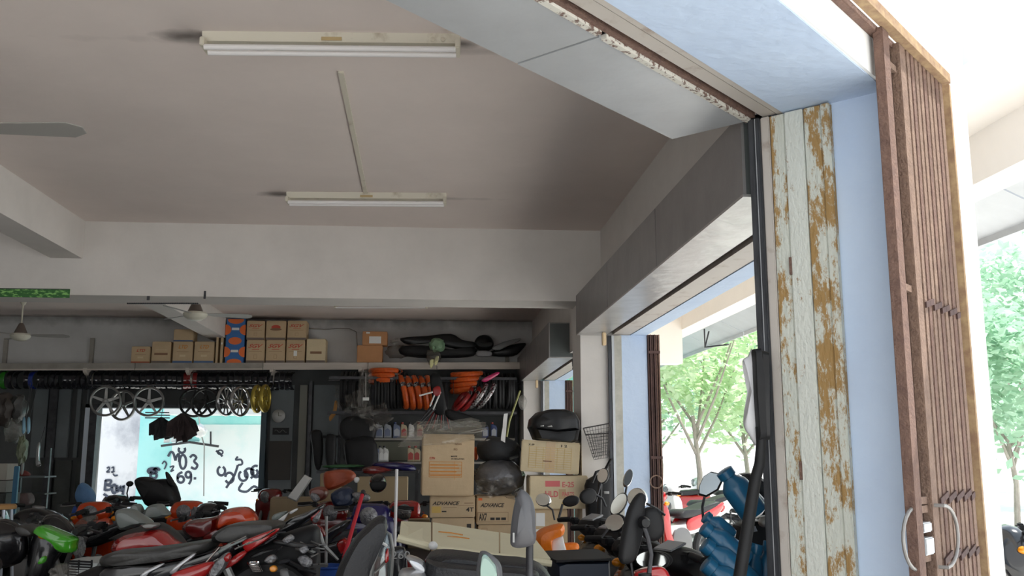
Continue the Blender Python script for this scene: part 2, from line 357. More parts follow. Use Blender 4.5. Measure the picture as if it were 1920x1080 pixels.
# front shutter box
fb = thing('roller_shutter_box', 'light grey metal shutter box with seamed underside over the front opening', 'shutter box', UN(1, -1.9, 2.88))
fbox('bottom_sheet', u0+.4, 2.512, -2.069, -1.715, 2.878, 2.89, m_galv, fb)
fbox('bottom_sheet', 2.520, 3.60, -2.069, -1.715, 2.876, 2.888, m_galv, fb)
fbox('face_sheet', u0+.4, 3.60, -2.069, -2.057, 2.89, 3.28, m_dsteel, fb)
fbox('end_plate', 3.588, 3.60, -2.057, -1.71, 2.89, 3.28, m_dsteel, fb)
fbox('flaking_lip', u0+.4, 2.50, -1.715, -1.690, 2.874, 2.892, m_lip, fb); fbox('flaking_lip', 2.53, 3.60, -1.715, -1.692, 2.870, 2.888, m_lip, fb)
fbox('rusty_channel', u0+.4, 3.60, -1.690, -1.672, 2.885, 2.93, m_rust, fb)
fbox('trim_6', u0+.4, 3.62, -1.672, -1.645, 2.94, 2.96, m_rustdark, kind='structure')
fbox('trim_7', u0+.4, 3.62, -1.645, -1.586, 2.885, 2.96, m_beige, kind='structure')
fbox('trim_8', u0+.4, 3.62, -1.580, -1.554, 2.882, 2.96, m_beige, kind='structure')
# shutter guide on the corner pillar
m_blackch = mat('black_worn_channel', (.05, .053, .06), .4, .3, var=.4, vscale=14, stretch=(3, 3, .4))
sg = thing('shutter_guide_rail', 'black and grey steel shutter guide rail standing against the corner pillar', 'guide rail', UN(3.6, -1.66, FLZ))
fbox('black_channel', 3.585, 3.63, -1.700, -1.672, FLZ, 2.875, m_blackch, sg, bev=.004)
fbox('black_channel', 3.585, 3.63, -1.668, -1.650, FLZ, 2.875, m_blackch, sg, bev=.004)
fbox('bright_edge', 3.590, 3.632, -1.672, -1.668, FLZ, 2.875, m_galv, sg)
fbox('beige_channel', 3.60, 3.635, -1.650, -1.612, FLZ, 2.878, m_beige, sg, bev=.004)
# rusted folding door leaves
fd = thing('folding_steel_door', 'cream folding steel door stack with ochre rust beside the light blue pillar face', 'door', UN(3.6, -1.48, FLZ))
ed = (-1.610, -1.545, -1.465, -1.393, -1.355)
for i in range(4):
    fbox('plank', 3.600-.006*(i % 2), 3.628, ed[i]+.0015, ed[i+1]-.0015, 0.01, 2.874, (m_rustcream, m_rustcream2, m_rustcream, m_rustcream)[i], fd, bev=.003)
for z in (.6, 1.4, 2.2): fbox('hinge', 3.588, 3.600, -1.550, -1.540, z, z+.07, m_rust, fd)
# folding lattice gate on the outer face of the pillar
def uat(x, y, n): p = PN(x, y, n); return p.dot(UF), p.z
gate = thing('folding_lattice_gate', 'brown rusted folding lattice gate pushed open against the corner pillar', 'gate', UN(4.0, -1.09, 0))
ztop = uat(1771, 160, -1.08)[1]
zt = ztop-.012
xs = [(1660, 1672, m_rust), (1690, 1701, m_rustl)] + [(1703+i*7.3, 1703+i*7.3+5.6, (m_rustl, m_rust)[i % 3 == 1]) for i in range(9)]
for a, b, mt in xs:
    ua = uat(a, 250, -1.09)[0]; ub = uat(b, 250, -1.09)[0]
    fbox('slat', ua, ub, -1.112, -1.076, .03, zt, mt, gate, bev=.003)
ua, ub = uat(1673, 250, -1.09)[0], uat(1689, 250, -1.09)[0]
for z in (2.93, 2.08, 1.325, 1.295, 1.13):
    fbox('crossbar', ua, ub, -1.104, -1.090, z, z+.025, m_rustl, gate)
fbox('back_plate', ua, ub, -1.125, -1.118, .03, zt, m_rustdark, gate)
fbox('lock_box', ua+.004, ub-.004, -1.112, -1.074, 1.155, 1.213, m_galv, gate, bev=.004)
fbox('lock_box', ua+.004, ub-.004, -1.110, -1.078, 1.23, 1.264, m_galv, gate, bev=.004)
us = uat(1703, 250, -1.09)[0]; ue = uat(1768, 250, -1.09)[0]
for z in (1.125, 1.335, 2.05):
    b = MB()
    k = 0
    u = us
    while u < ue-.03:
        b.box(UN(u+.025, -1.072, z+(.012 if k % 2 else 0)), (.05, .006, .022), ((UF+V((0, 0, .25))).normalized(), NF, V((0, 0, 1)))); u += .05; k += 1
    b.build('lattice_bar', m_rustdark, gate)
# handles
hc = PN(1752, 1012, -1.07)
for sgn, uu, nn2 in ((-1, ua-.03, -1.12), (1, ub+.01, -1.07)):
    c = UN(uu, nn2, 1.215)
    pts = [c+V((0, 0, .105*math.cos(t)))+UF*(sgn*.15*math.sin(t))+NF*.03 for t in [math.pi*i/12 for i in range(13)]]
    MB().tube([pts[0]-NF*.03]+pts+[pts[-1]-NF*.03], .0065, 8).build('handle', mat('worn_grey_handle', (.30, .29, .28), .45, .5), gate, True)
fbox('top_rail', u0+.4, uat(1771, 157, -1.07)[0], -1.085, -1.045, ztop-.012, ztop+.03, m_ochre, gate)
fbox('inner_rail', u0+.4, uat(1680, 90, -1.11)[0], -1.128, -1.10, ztop-.03, ztop+.0, m_rust, gate)
e = uat(1773, 200, -1.08)[0]
fbox('edge_angle', e, e+.022, -1.125, -1.06, .02, ztop, m_ochre, gate)
for z in (.7, 1.25, 2.1): fbox('wall_clip', e+.022, e+.036, -1.10, -1.07, z, z+.04, m_dark, gate)
# folding gates and guides on the other two pillars
def far_gate(y, label, gl):
    g = thing('folding_lattice_gate', label, 'gate', (1.99, y, 0))
    for i in range(6): abox('slat', 1.945+.019*i, 1.958+.019*i, y-.01-(.012 if i % 2 else 0), y+.3, .02, 2.575, m_rustdark if i < 4 else m_rust, g)
    for z in (.5, 1.45, 2.4): abox('crossbar', 1.945, 2.055, y-.03, y-.022, z, z+.025, m_rustdark, g)
    MB().torus((1.985, y-.045, 1.25), .055, .006, V((0, 1, 0)), 16, 6, 0, 2*math.pi).build('handle', m_rustl, g, True)
    r = thing('shutter_guide_rail', gl, 'guide rail', (1.6, y, FLZ))
    abox('dark_channel', 1.575, 1.60, y-.035, y, FLZ, 2.56, m_blackch, r); abox('steel_channel', 1.605, 1.628, y-.04, y, FLZ, 2.56, m_galv, r)
    abox('cream_panel', 1.632, 1.70, y-.02, y, FLZ, 2.56, m_beige2, r)
m_beige2 = mat('cream_dirty_steel', (.44, .43, .38), .65, var=.2, vscale=9)
far_gate(8.655, 'dark brown folded lattice gate on the blue middle pillar of the side wall', 'steel guide rail and cream panel on the middle pillar')
far_gate(14.245, 'dark brown folded lattice gate at the farthest pillar of the side wall', 'steel guide rail and cream panel on the farthest pillar')
# ================================================================== lamps
m_lamp = mat('yellowed_white_enamel', (.66, .62, .52), .5, var=.10, vscale=6, col2=(.42, .36, .27), thr=.66, thrw=.08)
m_tube = mat('unlit_fluorescent_tube', (.82, .80, .80), .25)
def lamp(a, b, Z, label, ntube):
    p, q = PZ(*a, Z), PZ(*b, Z); L = 1.27; c = (p+q)/2; yaw = math.atan2((q-p).y, (q-p).x)
    r = thing('fluorescent_lamp', label, 'ceiling lamp', (c.x, c.y, 3.55), 'unlit fluorescent ceiling lamps', local=True, rz=yaw)
    MB().prism([V((-L/2, -.035, -.045)), V((-L/2, .035, -.045)), V((-L/2, .05, 0)), V((-L/2, -.05, 0))], (L, 0, 0)).build('housing', m_lamp, r)
    for s in (-1, 1): MB().box((s*(L/2-.012), -.02, -.065), (.022, .13, .045), bev=.004).build('tube_socket', m_lamp, r)
    ys = (-.062, .005) if ntube == 2 else (-.055,)
    for yy in ys: MB().tube([(-L/2+.02, yy, -.088 if ntube == 2 else -.08), (L/2-.02, yy, -.088 if ntube == 2 else -.08)], .0145, 12).build('tube', m_tube, r, True)
    if ntube == 2:
        MB().box((0, -.042, -.03), (.10, .004, .018)).build('rating_plate', mat('ochre_sticker', (.5, .38, .2)), r)
        for x in (.50, .55): MB().lathe([(.012, 0), (.012, .006), (.004, .007)], (x, -.041, -.028), 12, V((0, -1, 0))).build('starter_cap', m_lamp, r)
    return r
lamp((380, 98), (865, 103), 3.46, 'twin tube ceiling lamp nearest the camera, stained yellow at its ends', 2)
lamp((535, 383), (840, 385), 3.46, 'unlit ceiling lamp at the far end of the white conduit', 2)
lamp((623, 579), (806, 579), 3.46, 'single tube ceiling lamp beyond the cross beam', 1)
cd_ = MB(); p, q = PZ(639, 135, 3.545), PZ(688, 374, 3.545)
d = (q-p).normalized(); nn = V((-d.y, d.x, 0))
cn = thing('cable_conduit', 'white cable conduit strip on the ceiling between two lamps', 'conduit', p)
MB().box((p+q)/2+d*(-.45), ((q-p).length-.9, .03, .014), (d, nn, V((0, 0, 1)))).build('conduit_strip', m_lamp, cn)
MB().box(q-d*.45, (.89, .03, .014), (d, nn, V((0, 0, 1)))).build('conduit_strip', m_lamp, cn)
# ================================================================== fans
m_fan = mat('cream_fan_enamel', (.62, .60, .50), .4, var=.08); m_fanb = mat('brown_fan_bell', (.13, .10, .085), .5); m_blade = mat('grey_fan_blade', (.30, .29, .27), .5)
def fan(c, zc, label, rot, R=.6, hub=.13):
    r = thing('ceiling_fan', label, 'ceiling fan', (c.x, c.y, 3.55), 'three-bladed ceiling fans')
    x, y, z = c
    MB().lathe([(.02, -.14), (.035, -.11), (.075, -.01), (.07, 0)], (x, y, 3.55), 16).build('ceiling_cup', m_fan, r, True)
    MB().tube([(x, y, 3.5), (x, y, z+.12)], .011, 8).build('rod', m_fan, r)
    MB().lathe([(.022, .19), (.035, .17), (.075, .075), (.085, .05)], (x, y, z), 16).build('bell', m_fanb, r, True)
    MB().lathe([(.02, -.045), (hub*.55, -.035), (hub*.9, -.005), (hub, .03), (hub*.9, .05), (.05, .058)], (x, y, z), 24).build('motor', m_fan, r, True)
    for k in range(3):
        a = rot+k*2*math.pi/3; dd = V((math.cos(a), math.sin(a), 0)); w = V((-dd.y, dd.x, -.20)).normalized(); nv = dd.cross(w)
        o0 = V((x, y, z+.03))
        MB().pillow([o0+dd*(hub-.02)-w*.02, o0+dd*.2-w*.05, o0+dd*R*.9-w*.07, o0+dd*R-w*.03, o0+dd*R+w*.03, o0+dd*R*.9+w*.07, o0+dd*.2+w*.05, o0+dd*(hub-.02)+w*.02], nv, .006, .02, 0, False).build('blade', m_blade, r)
fan(PY(366, 594, 10.6), PY(366, 594, 10.6).z, 'cream ceiling fan in front of the sloping beam, above the cartons', .25)
fan(PY(38, 633, 12.9), PY(38, 633, 12.9).z, 'cream ceiling fan on a long rod at the far left', .1)
fan(PZ(-105, 250, 3.02), 3.02, 'nearest ceiling fan, only one blade tip reaching in at the left edge', -.02, R=.66)
# ================================================================== marks on the beam
b = thing('foliage_banner', 'narrow green leaf-print banner on the cross beam at far left', 'banner', PY(60, 550, 8.65))
p0, p1 = PY(-60, 556, 8.65), PY(131, 542, 8.65)
abox('banner_sheet', p0.x, p1.x, 8.648, 8.659, p0.z, p1.z, mat('leaf_print', (.03, .14, .03), .6, col2=(.25, .55, .15), thr=.56, thrw=.05, vscale=22, stretch=(1, 1, 3)), b)
abox('banner_edge', p0.x, p1.x, 8.646, 8.6485, p1.z-.006, p1.z, m_dark, b)
for px, py, w, h, yy, lb in ((278, 559, 5, 8, 8.655, 'small black clip under the cross beam, left of the pair'), (384, 553, 4, 15, 8.655, 'taller black clip on the cross beam, right of the pair')):
    p = PY(px, py, yy); s = yy/1800
    tag(MB().box(p, (w*s, .012, h*s), bev=.002).box(p+V((0, -.008, -h*s*.3)), (w*s*.6, .008, h*s*.3)).build('black_clip', m_dark), lb, 'clip')
ct = thing('cable_strip', 'thin dark serrated cable strip along the bottom edge of the cross beam', 'cable', PY(300, 570, 8.9))
a, c = PZ(238, 569, 2.875), PZ(372, 569, 2.875)
mb = MB()
for i in range(40):
    mb.box(a.lerp(c, i/40+.0125), (.010, .02, .012))
mb.build('saddle_row', m_dark, ct)['kind'] = 'stuff'
MB().tube([a, c], .004, 5).build('cable', m_dark, ct)
# ================================================================== shelf on the far wall
def sz(x): return 2.865 + (x-1.2)*.0095
SX0, SX1, SY = -7.0, 1.30, 14.55
m_shelf = mat('dusty_shelf_board', (.52, .47, .42), .75, var=.14, vscale=3, stretch=(.3, 1, 3))
m_shelfd = mat('dark_dusty_shelf_board', (.30, .28, .25), .8, var=.2, vscale=4)
sh = thing('wall_shelf', 'long painted wooden shelf with brackets high on the far wall', 'shelf', (-2.8, 14.8, 2.8))
jx = [SX0, -4.4, -2.55, -1.0, SX1]
for i in range(4):
    xa, xb = jx[i], jx[i+1]; mt = m_shelf if i > 1 else m_shelfd
    MB().prism([V((xa+.004, SY, sz(xa)-.025)), V((xb-.004, SY, sz(xb)-.025)), V((xb-.004, SY, sz(xb))), V((xa+.004, SY, sz(xa)))], (0, .43, 0)).build('shelf_board', mt, sh)
    MB().prism([V((xa+.004, SY-.02, sz(xa)-.085)), V((xb-.004, SY-.02, sz(xb)-.085)), V((xb-.004, SY-.02, sz(xb)-.0)), V((xa+.004, SY-.02, sz(xa)-.0))], (0, .02, 0)).build('front_lip', mt, sh)
    MB().prism([V((xa+.004, SY-.035, sz(xa)-.105)), V((xb-.004, SY-.035, sz(xb)-.105)), V((xb-.004, SY-.035, sz(xb)-.085)), V((xa+.004, SY-.035, sz(xa)-.085))], (0, .035, 0)).build('front_lip', m_shelf, sh)
for px in (160, 352, 510, 676): 
    x = PY(px, 685, 14.5).x
    MB().prism([V((x-.03, SY-.05, sz(x)-.075)), V((x-.03, 14.98, sz(x)-.03)), V((x-.03, 14.98, sz(x)-.34)), V((x-.03, SY-.05, sz(x)-.13))], (.05, 0, 0)).build('bracket', m_shelf, sh)
for px in (10, 172, 814, 951):
    p = PY(px, 660, 14.97)
    tag(abox('wall_batten', p.x-.03, p.x+.03, 14.95, 14.99, sz(p.x)+.003, sz(p.x)+(.42 if px < 200 else .26), m_shelfd), {10: 'short dark wall batten above the shelf at the far left edge', 172: 'dark wall batten standing on the shelf between fan and cartons', 814: 'wall batten behind the dark fairings on the shelf', 951: 'wall batten near the right end of the shelf'}[px], 'batten')
# ================================================================== cartons
m_card = mat('carton_board', (.56, .42, .26), .85, var=.07, vscale=5, bump=.15, bscale=20)
m_card2 = mat('pale_carton_board', (.66, .55, .36), .85, var=.06, vscale=5, bump=.1)
m_card3 = mat('orange_carton_board', (.52, .26, .12), .85, var=.08, vscale=5)
m_cream = mat('cream_board', (.74, .68, .48), .8, var=.05, vscale=3, bump=.1, bscale=8)
m_tape = mat('carton_tape', (.56, .40, .23), .25); m_dtape = mat('dark_tape', (.16, .12, .10), .5); m_btape = mat('blue_band', (.10, .16, .30), .6)
m_red = mat('red_print', (.55, .08, .05), .7); m_black = mat('black_print', (.04, .035, .03), .7); m_orp = mat('orange_print', (.62, .25, .05), .7)
m_paper = mat('white_paper', (.8, .8, .78), .8); m_brownp = mat('brown_print', (.25, .14, .08), .8)
def carton(x0, y0, x1, y1, D, dep, label, mt=None, rz=0, group=None, base=None, ry=0, prints=(), band=None, tape=True, name='carton', cat='carton', flaps=True):
    """front face spans the pixels x0..x1, y0..y1 at depth D"""
    mt = mt or m_card
    a, b = PY(x0, y1, D), PY(x1, y0, D); z0 = base(a.x) if callable(base) else (base if base is not None else a.z)
    w, h = b.x-a.x, b.z-z0
    r = thing(name, label, cat, ((a.x+b.x)/2, D, z0), group, local=True, rz=rz)
    r.rotation_euler = (0, ry, rz)
    r['h'] = h
    bm = MB().box((0, dep/2, h/2), (w, dep, h), bev=min(.008, w*.04)); bm.build('body', mt, r)
    if flaps:
        for s in (-1, 1): MB().box((0, dep/2+s*dep*.245, h+.0015), (w-.006, dep*.485, .004)).build('flap', mt, r)
    if tape: MB().box((0, -.0006, h/2), (w*.16, .0016, h-.01)).build('tape', m_tape, r) if tape == 'v' else MB().box((0, dep/2, h+.004), (w-.01, .05, .0015)).build('tape', m_tape, r)
    if band: MB().box((0, -.001, h*.055), (w*.99, .003, h*.11)).build('band', band, r)
    for pr in prints:
        body, fx, fy, fw, fh, pm = pr[:6]; shr = pr[6] if len(pr) > 6 else 0
        if body == '#': MB().box((-w/2+(fx+fw/2)*w, -.0012, (fy+fh/2)*h), (fw*w, .002, fh*h)).build('printed_patch', pm, r)
        elif body == '[]':
            q = MB(); X0, X1, Z0, Z1 = -w/2+fx*w, -w/2+(fx+fw)*w, fy*h, (fy+fh)*h; t = max(.002, h*.008); rows = pr[6] if len(pr) > 6 else 1; cols = pr[7] if len(pr) > 7 else 1
            for i in range(rows+1): q.box(((X0+X1)/2, -.0015, Z0+(Z1-Z0)*i/rows), (X1-X0, .001, t))
            for i in range(cols+1): q.box((X0+(X1-X0)*i/cols, -.0015, (Z0+Z1)/2), (t, .001, Z1-Z0))
            q.build('printed_frame', pm, r)
        else: text(body, (-w/2+fx*w, -.003, fy*h), fw*w, fh*h, pm, r, shear=shr, bold=.02)
    r['_local'] = 1
    return r
CG = 'cartons on the high wall shelf'
base = lambda x: sz(x)+.002
SD = 14.58
sgv = lambda t='v': [('SGV', .1, .66, .8, .17, m_red, .5), ('#', .15, .5, .7, .012, m_brownp), ('#', .3, .58, .4, .02, m_red), ('[]', .42, .2, .16, .16, m_brownp)]
ltd = lambda pm: [('LTD', .28, .68, .46, .17, pm, .3), ('#', .2, .52, .6, .012, m_brownp), ('#', .35, .3, .3, .1, m_card2)]
carton(245, 650, 282, 679, SD, .28, 'small carton with a red bottom band, leftmost on the high shelf', base=base, group=CG, prints=ltd(m_red), band=mat('red_band', (.36, .1, .05), .6))
carton(283, 641, 321, 679, SD, .28, 'brown carton with small dark print, second from left on the shelf', base=base, group=CG, prints=[('#', .15, .38, .7, .10, m_brownp), ('#', .2, .62, .6, .015, m_card2)], band=m_dtape)
lb_ = carton(323, 641, 362, 677, SD, .28, 'carton with faint orange lettering, left of its matching neighbour on the shelf', base=base, group=CG, prints=ltd(m_orp), band=m_btape)
carton(363, 641, 402, 677, SD, .28, 'carton with orange lettering and blue base band beside tall thin cartons', base=base, group=CG, prints=ltd(m_orp), band=m_btape)
carton(325, 618, 363, 640, SD+.03, .26, 'plain carton with blue band stacked second layer at the sloping beam', base=lambda x: lb_.location.z+lb_['h']+.008, group=CG, band=m_btape)
carton(403.5, 610, 411, 676, SD, .3, 'narrow tall carton standing on end, left of the thin pair', base=base, group=CG, tape=None, prints=[('#', .2, .7, .6, .2, m_paper)])
carton(412, 611, 420, 676, SD, .3, 'narrow tall carton standing on end against the blue and orange box', base=base, group=CG, tape=None, prints=[('#', .3, .5, .5, .05, m_paper)])
m_bo = mat('blue_carton_print', (.04, .16, .42), .6); m_op = mat('orange_carton_print', (.78, .17, .04), .6)
bo = carton(421.5, 598, 460, 674.5, SD, .3, 'tall blue box with orange rounded blotches on the high shelf', mt=m_bo, base=base, group=CG, tape=None)
w = PY(460, 600, SD).x-PY(421.5, 600, SD).x; h = bo['h']
for cx, cz, rx, rz_ in ((0, .5, .32, .085), (-.5, .75, .3, .12), (.5, .75, .3, .12), (-.5, .25, .3, .12), (.5, .25, .3, .12), (0, .985, .4, .1), (0, .02, .36, .075)):
    pts = [V((max(-w/2+.002, min(w/2-.002, cx*w+rx*w*math.cos(t))), -.003, max(.003, min(h-.004, cz*h+rz_*h*math.sin(t))))) for t in [2*math.pi*i/20 for i in range(20)]]
    MB().prism(pts, (0, .0025, 0)).build('printed_shape', m_op, bo)
for z in (.27, .77): MB().box((0, -.004, z*h), (w*.35, .003, h*.055)).build('white_label', m_paper, bo)
low = []
for i, (x0, x1) in enumerate(((461, 497), (498, 535), (536, 572))):
    low.append(carton(x0, 638, x1, 673, SD, .28, 'lettered carton on the shelf, lower row, ' + ('directly beside the blue and orange box', 'middle of the three', 'with a torn white patch, right of the three')[i], base=base, group=CG, prints=sgv(), band=m_dtape))
MB().box((0, -.003, low[2]['h']*.42), (.05, .003, .08)).build('torn_patch', m_paper, low[2])
for i, (x0, x1) in enumerate(((461.5, 497), (498, 536.5), (538, 575))):
    c = carton(x0, 602, x1, 637, SD, .28, 'carton in the upper row, ' + ('touching the blue and orange box', 'with a round red emblem', 'topmost right with red lettering')[i], base=lambda x, i=i: low[i].location.z+low[i]['h']+.008, group=CG, prints=sgv() if i != 1 else [], band=m_dtape)
    if i == 1:
        ww = .3
        MB().prism([V((.04*math.cos(t)*1.7, -.003, c['h']*.66+.035*math.sin(t))) for t in [2*math.pi*k/18 for k in range(18)]], (0, .002, 0)).build('round_emblem', m_red, c)
        MB().prism([V((.05*math.cos(t)*1.7, -.004, c['h']*.55+.02*math.sin(t))) for t in [2*math.pi*k/18 for k in range(18)]], (0, .002, 0)).build('round_emblem', m_brownp, c)
carton(574, 636, 611, 672, SD, .28, 'paler carton with one small dark print line at the right end of the carton row', mt=m_card2, base=base, group=CG, prints=[('#', .2, .38, .6, .1, m_brownp)], band=m_dtape)
ob = carton(669, 648, 717, 672, SD, .3, 'lower orange brown carton with a faint ring on the shelf', mt=m_card3, base=base, group=CG, tape=None)
carton(679, 622, 726, 647, SD, .28, 'upper orange brown carton with white address label', mt=m_card3, base=lambda x: ob.location.z+ob['h']+.008, group=CG, tape=None, prints=[('#', .28, .12, .48, .52, m_paper), ('#', .15, .85, .15, .12, m_paper)])
# ================================================================== things at the right end of the shelf
m_blackp = mat('black_plastic', (.010, .010, .011), .32, var=.2, vscale=6, spec=.35); m_mblack = mat('matt_black_plastic', (.012, .012, .013), .55, var=.2, vscale=8, spec=.3)
m_film = clearmat('crumpled_film', (.85, .84, .8), .30, .15, 9, 1); m_film2 = clearmat('dusty_film', (.45, .43, .40), .38, .25)
m_gbag = mat('green_bag', (.22, .36, .22), .55, var=.15, vscale=8, bump=.4, bscale=12)
def px_blob(name, x0, y0, x1, y1, D, dep, mt, label=None, cat=None, seed=0, amp=.2, parent=None, sub=3, fr=2.5):
    a, b = PY(x0, y1, D), PY(x1, y0, D)
    o = MB().blob((a+b)/2, ((b.x-a.x)/2, dep/2, (b.z-a.z)/2), seed, amp, fr, sub).build(name, mt, parent, True)
    return tag(o, label, cat) if label else o
px_blob('plastic_bag', 722, 648, 772, 671, 14.78, .25, m_film2, 'crumpled clear plastic bag beside the orange brown cartons', 'plastic bag', 3, .35)
px_blob('plastic_bag', 735, 634, 778, 650, 14.85, .2, m_film, 'loose pale plastic wrap lying on top of the crumpled bag', 'plastic bag', 5, .5)
def px_slab_thing(name, pts, D, th, mt, label, cat, **k):
    return tag(slab(name, pts, D, th, mt, **k), label, cat)
px_slab_thing('motorcycle_fairing', [(751, 634), (800, 630), (845, 626), (868, 638), (893, 643), (885, 655), (855, 654), (800, 642), (765, 646)], 14.70, .09, m_blackp, 'long black fairing shell on top of the pile on the shelf', 'fairing')
px_slab_thing('saddle', [(750, 652), (790, 648), (850, 656), (890, 652), (888, 667), (838, 671), (760, 668)], 14.72, .22, m_mblack, 'black motorcycle seat under the long fairing on the shelf', 'seat')
h = thing('helmet', 'dark round helmet on the shelf near the right end', 'helmet', PY(908, 650, 14.75))
px_blob('shell', 889, 628, 926, 660, 14.75, .26, m_blackp, seed=1, amp=.03, parent=h); slab('visor', [(893, 640), (908, 643), (923, 641), (922, 649), (907, 651), (895, 648)], 14.61, .02, m_mblack, h)
px_slab_thing('motorcycle_fairing', [(922, 653), (945, 641), (975, 634), (973, 640), (950, 650), (935, 657)], 14.62, .03, mat('grey_plastic', (.2, .2, .2), .4), 'slim grey tapered fairing leaning at the right end of the shelf', 'fairing')
px_slab_thing('body_panel', [(920, 660), (945, 650), (985, 643), (978, 657), (962, 668), (925, 668)], 14.75, .14, m_blackp, 'black body panel with grey dot near the shutter box', 'body panel')
px_slab_thing('body_panel', [(895, 658), (920, 659), (920, 668), (895, 668)], 14.65, .1, mat('grey_box', (.3, .3, .32), .7), 'small grey panel below the dark helmet', 'body panel')
gb = thing('green_bag', 'green tied bag with pale crumpled neck drooping over the shelf edge', 'bag', PY(815, 670, 14.5))
px_blob('bag_body', 804, 634, 834, 660, 14.52, .22, m_gbag, seed=8, amp=.25, parent=gb); px_blob('bag_neck', 800, 655, 826, 682, 14.48, .12, m_film2, seed=9, amp=.45, parent=gb)
slab('paper_tail', [(806, 676), (814, 674), (812, 686), (807, 690)], 14.45, .02, mat('pale_yellow_paper', (.7, .68, .35), .7), gb); slab('paper_tail', [(816, 670), (823, 668), (820, 682), (815, 684)], 14.45, .02, mat('pale_yellow_paper', (.7, .68, .35), .7), gb)
cb = tag(MB().tube([PY(575, 616, 14.97), PY(610, 618, 14.97), PY(632, 616, 14.97), PY(655, 616, 14.97), PY(668, 622, 14.97), PY(671, 668, 14.97)], .006, 6).build('wall_cable', m_shelfd), 'thin grey cable running along the upper far wall to the orange cartons', 'cable')
# ================================================================== under the shelf: mudguards, wheels
m_gr = mat('green_gloss_plastic', (.03, .22, .02), .15, coat=.6); m_bl = mat('dark_blue_gloss', (.01, .03, .22), .12, coat=.6); m_dk = mat('black_gloss', (.012, .012, .016), .15, coat=.5); m_rd = mat('dark_red_gloss', (.16, .01, .01), .2, coat=.4)
rail2 = tag(MB().tube([(-6.95, 13.2, 2.42), (-5.85, 13.2, 2.42)], .01, 6).tube([(-6.9, 13.2, 2.42), (-6.9, 13.2, 3.55)], .006, 5).tube([(-5.9, 13.2, 2.42), (-5.9, 13.2, 3.55)], .006, 5).build('hanging_rail', m_dark), 'thin dark rail on two rods carrying the hanging bags at the far left', 'rail')
rail = tag(MB().tube([(-6.9, 14.72, 2.735), (-2.05, 14.72, 2.735)], .012, 8).build('hanging_rail', m_dark), 'dark steel rail under the left half of the shelf holding mudguards', 'rail')
def guard_proto(mt, label):
    r = thing('mudguard', label, 'mudguard', (0, 0, 0), 'mudguards hanging in a row under the shelf', local=True)
    MB().torus((0, 0, 0), .125, .012, V((1, 0, 0)), 14, 6, .75, 3.95, rx=.036).build('shell', mt, r, True)
    MB().tube([(0, 0, .13), (0, 0, .16)], .005, 5).build('hook', m_dark, r)
    return r
protos = {}
x = -6.62; i = 0
xs = []
while x < -2.1:
    px = 813+1800*x/14.7
    xs.append(x); x += .075 if x > -5.9 else .105
for i, x in enumerate(xs):
    k = 'dark'
    if x < -6.25 and i < 4: k = 'green'
    elif abs(x+5.93) < .05: k = 'blue'
    elif -3.72 < x < -3.5: k = 'red'
    mt = dict(green=m_gr, dark=m_dk, blue=m_bl, red=m_rd)[k]
    lb = dict(green='glossy green mudguard hanging at the left end of the row under the shelf', dark='black mudguard in the tightly hung row under the shelf', blue='dark blue mudguard hanging between black ones', red='dark red mudguard hanging near the middle of the row')[k]
    if k not in protos: protos[k] = guard_proto(mt, lb); o = protos[k]
    else: o = copy_tree(protos[k])
    o['label'] = dict(green='glossy green mudguard under the shelf', dark='black mudguard under the shelf', blue='dark blue mudguard under the shelf', red='dark red mudguard under the shelf')[k] + ', %s in the row from the left' % nth(i+1)
    o.location = (x, 14.72, 2.57+random.uniform(-.008, .008)); o.rotation_euler = (0, 0, random.uniform(-.25, .25))
def rim(cx, cy, R, D, mt, label, yaw=0, group='wheel rims hanging under the shelf', spokes=5, w=.03):
    c = PY(cx, cy, D); r = thing('wheel_rim', label, 'wheel rim', c, group, local=True, rz=yaw); R = R*D/1800
    MB().torus((0, 0, 0), R-.018, .018, V((0, 1, 0)), 36, 8, rx=w).build('rim', mt, r, True)
    MB().lathe([(.028, -.05), (.035, -.045), (.035, .045), (.028, .05)], (0, 0, 0), 16, V((0, 1, 0))).build('hub', mt, r, True)
    for k in range(spokes):
        a = 2*math.pi*k/spokes+.3; d = V((math.cos(a), 0, math.sin(a))); t = V((-d.z, 0, d.x)); s = .014 if spokes < 8 else .005
        MB().prism([d*.03-t*s*1.5+V((0, -.008, 0)), d*.03+t*s*1.5+V((0, -.008, 0)), d*(R-.03)+t*s+V((0, -.008, 0)), d*(R-.03)-t*s+V((0, -.008, 0))], (0, .016, 0)).build('spoke', mt, r)
    top = r.matrix_basis.inverted() if 0 else M4.LocRotScale(r.location, r.rotation_euler, None).inverted(); MB().tube([(0, 0, R-.01), top @ V((c.x, 14.42, PY(300, 721, 14.42).z))], .004, 5).build('hook', m_dark, r)
    return r
m_alug = mat('dull_grey_alloy', (.30, .30, .29), .45, .6); m_alub = mat('black_alloy', (.015, .015, .015), .5, .2); m_silv = mat('bright_silver_rim', (.5, .5, .5), .25, .9); m_gold = mat('gold_rim', (.42, .32, .06), .35, .6)
rim(198, 752, 28, 14.3, m_alug, 'grey five-spoke alloy rim at the left end of the hanging rims', .1)
rim(230, 760, 28, 14.55, m_alug, 'grey alloy rim hanging lower, behind between the two grey ones', -.35)
rim(279, 753, 27.5, 14.3, m_alug, 'grey alloy rim hanging alone left of the black cloth bundles', .15)
rim(364, 755, 27, 14.55, m_alub, 'black alloy rim, left of the two overlapping black ones', .3)
rim(384, 755, 27, 14.35, m_alub, 'black alloy rim in front of the other black one', -.2)
rim(424, 752, 28, 14.4, m_silv, 'silver spoked rim seen nearly edge-on, left of the silver pair', 1.15, spokes=12)
rim(450, 753, 28, 14.4, m_silv, 'silver spoked rim seen nearly edge-on, right of the silver pair', 1.1, spokes=12)
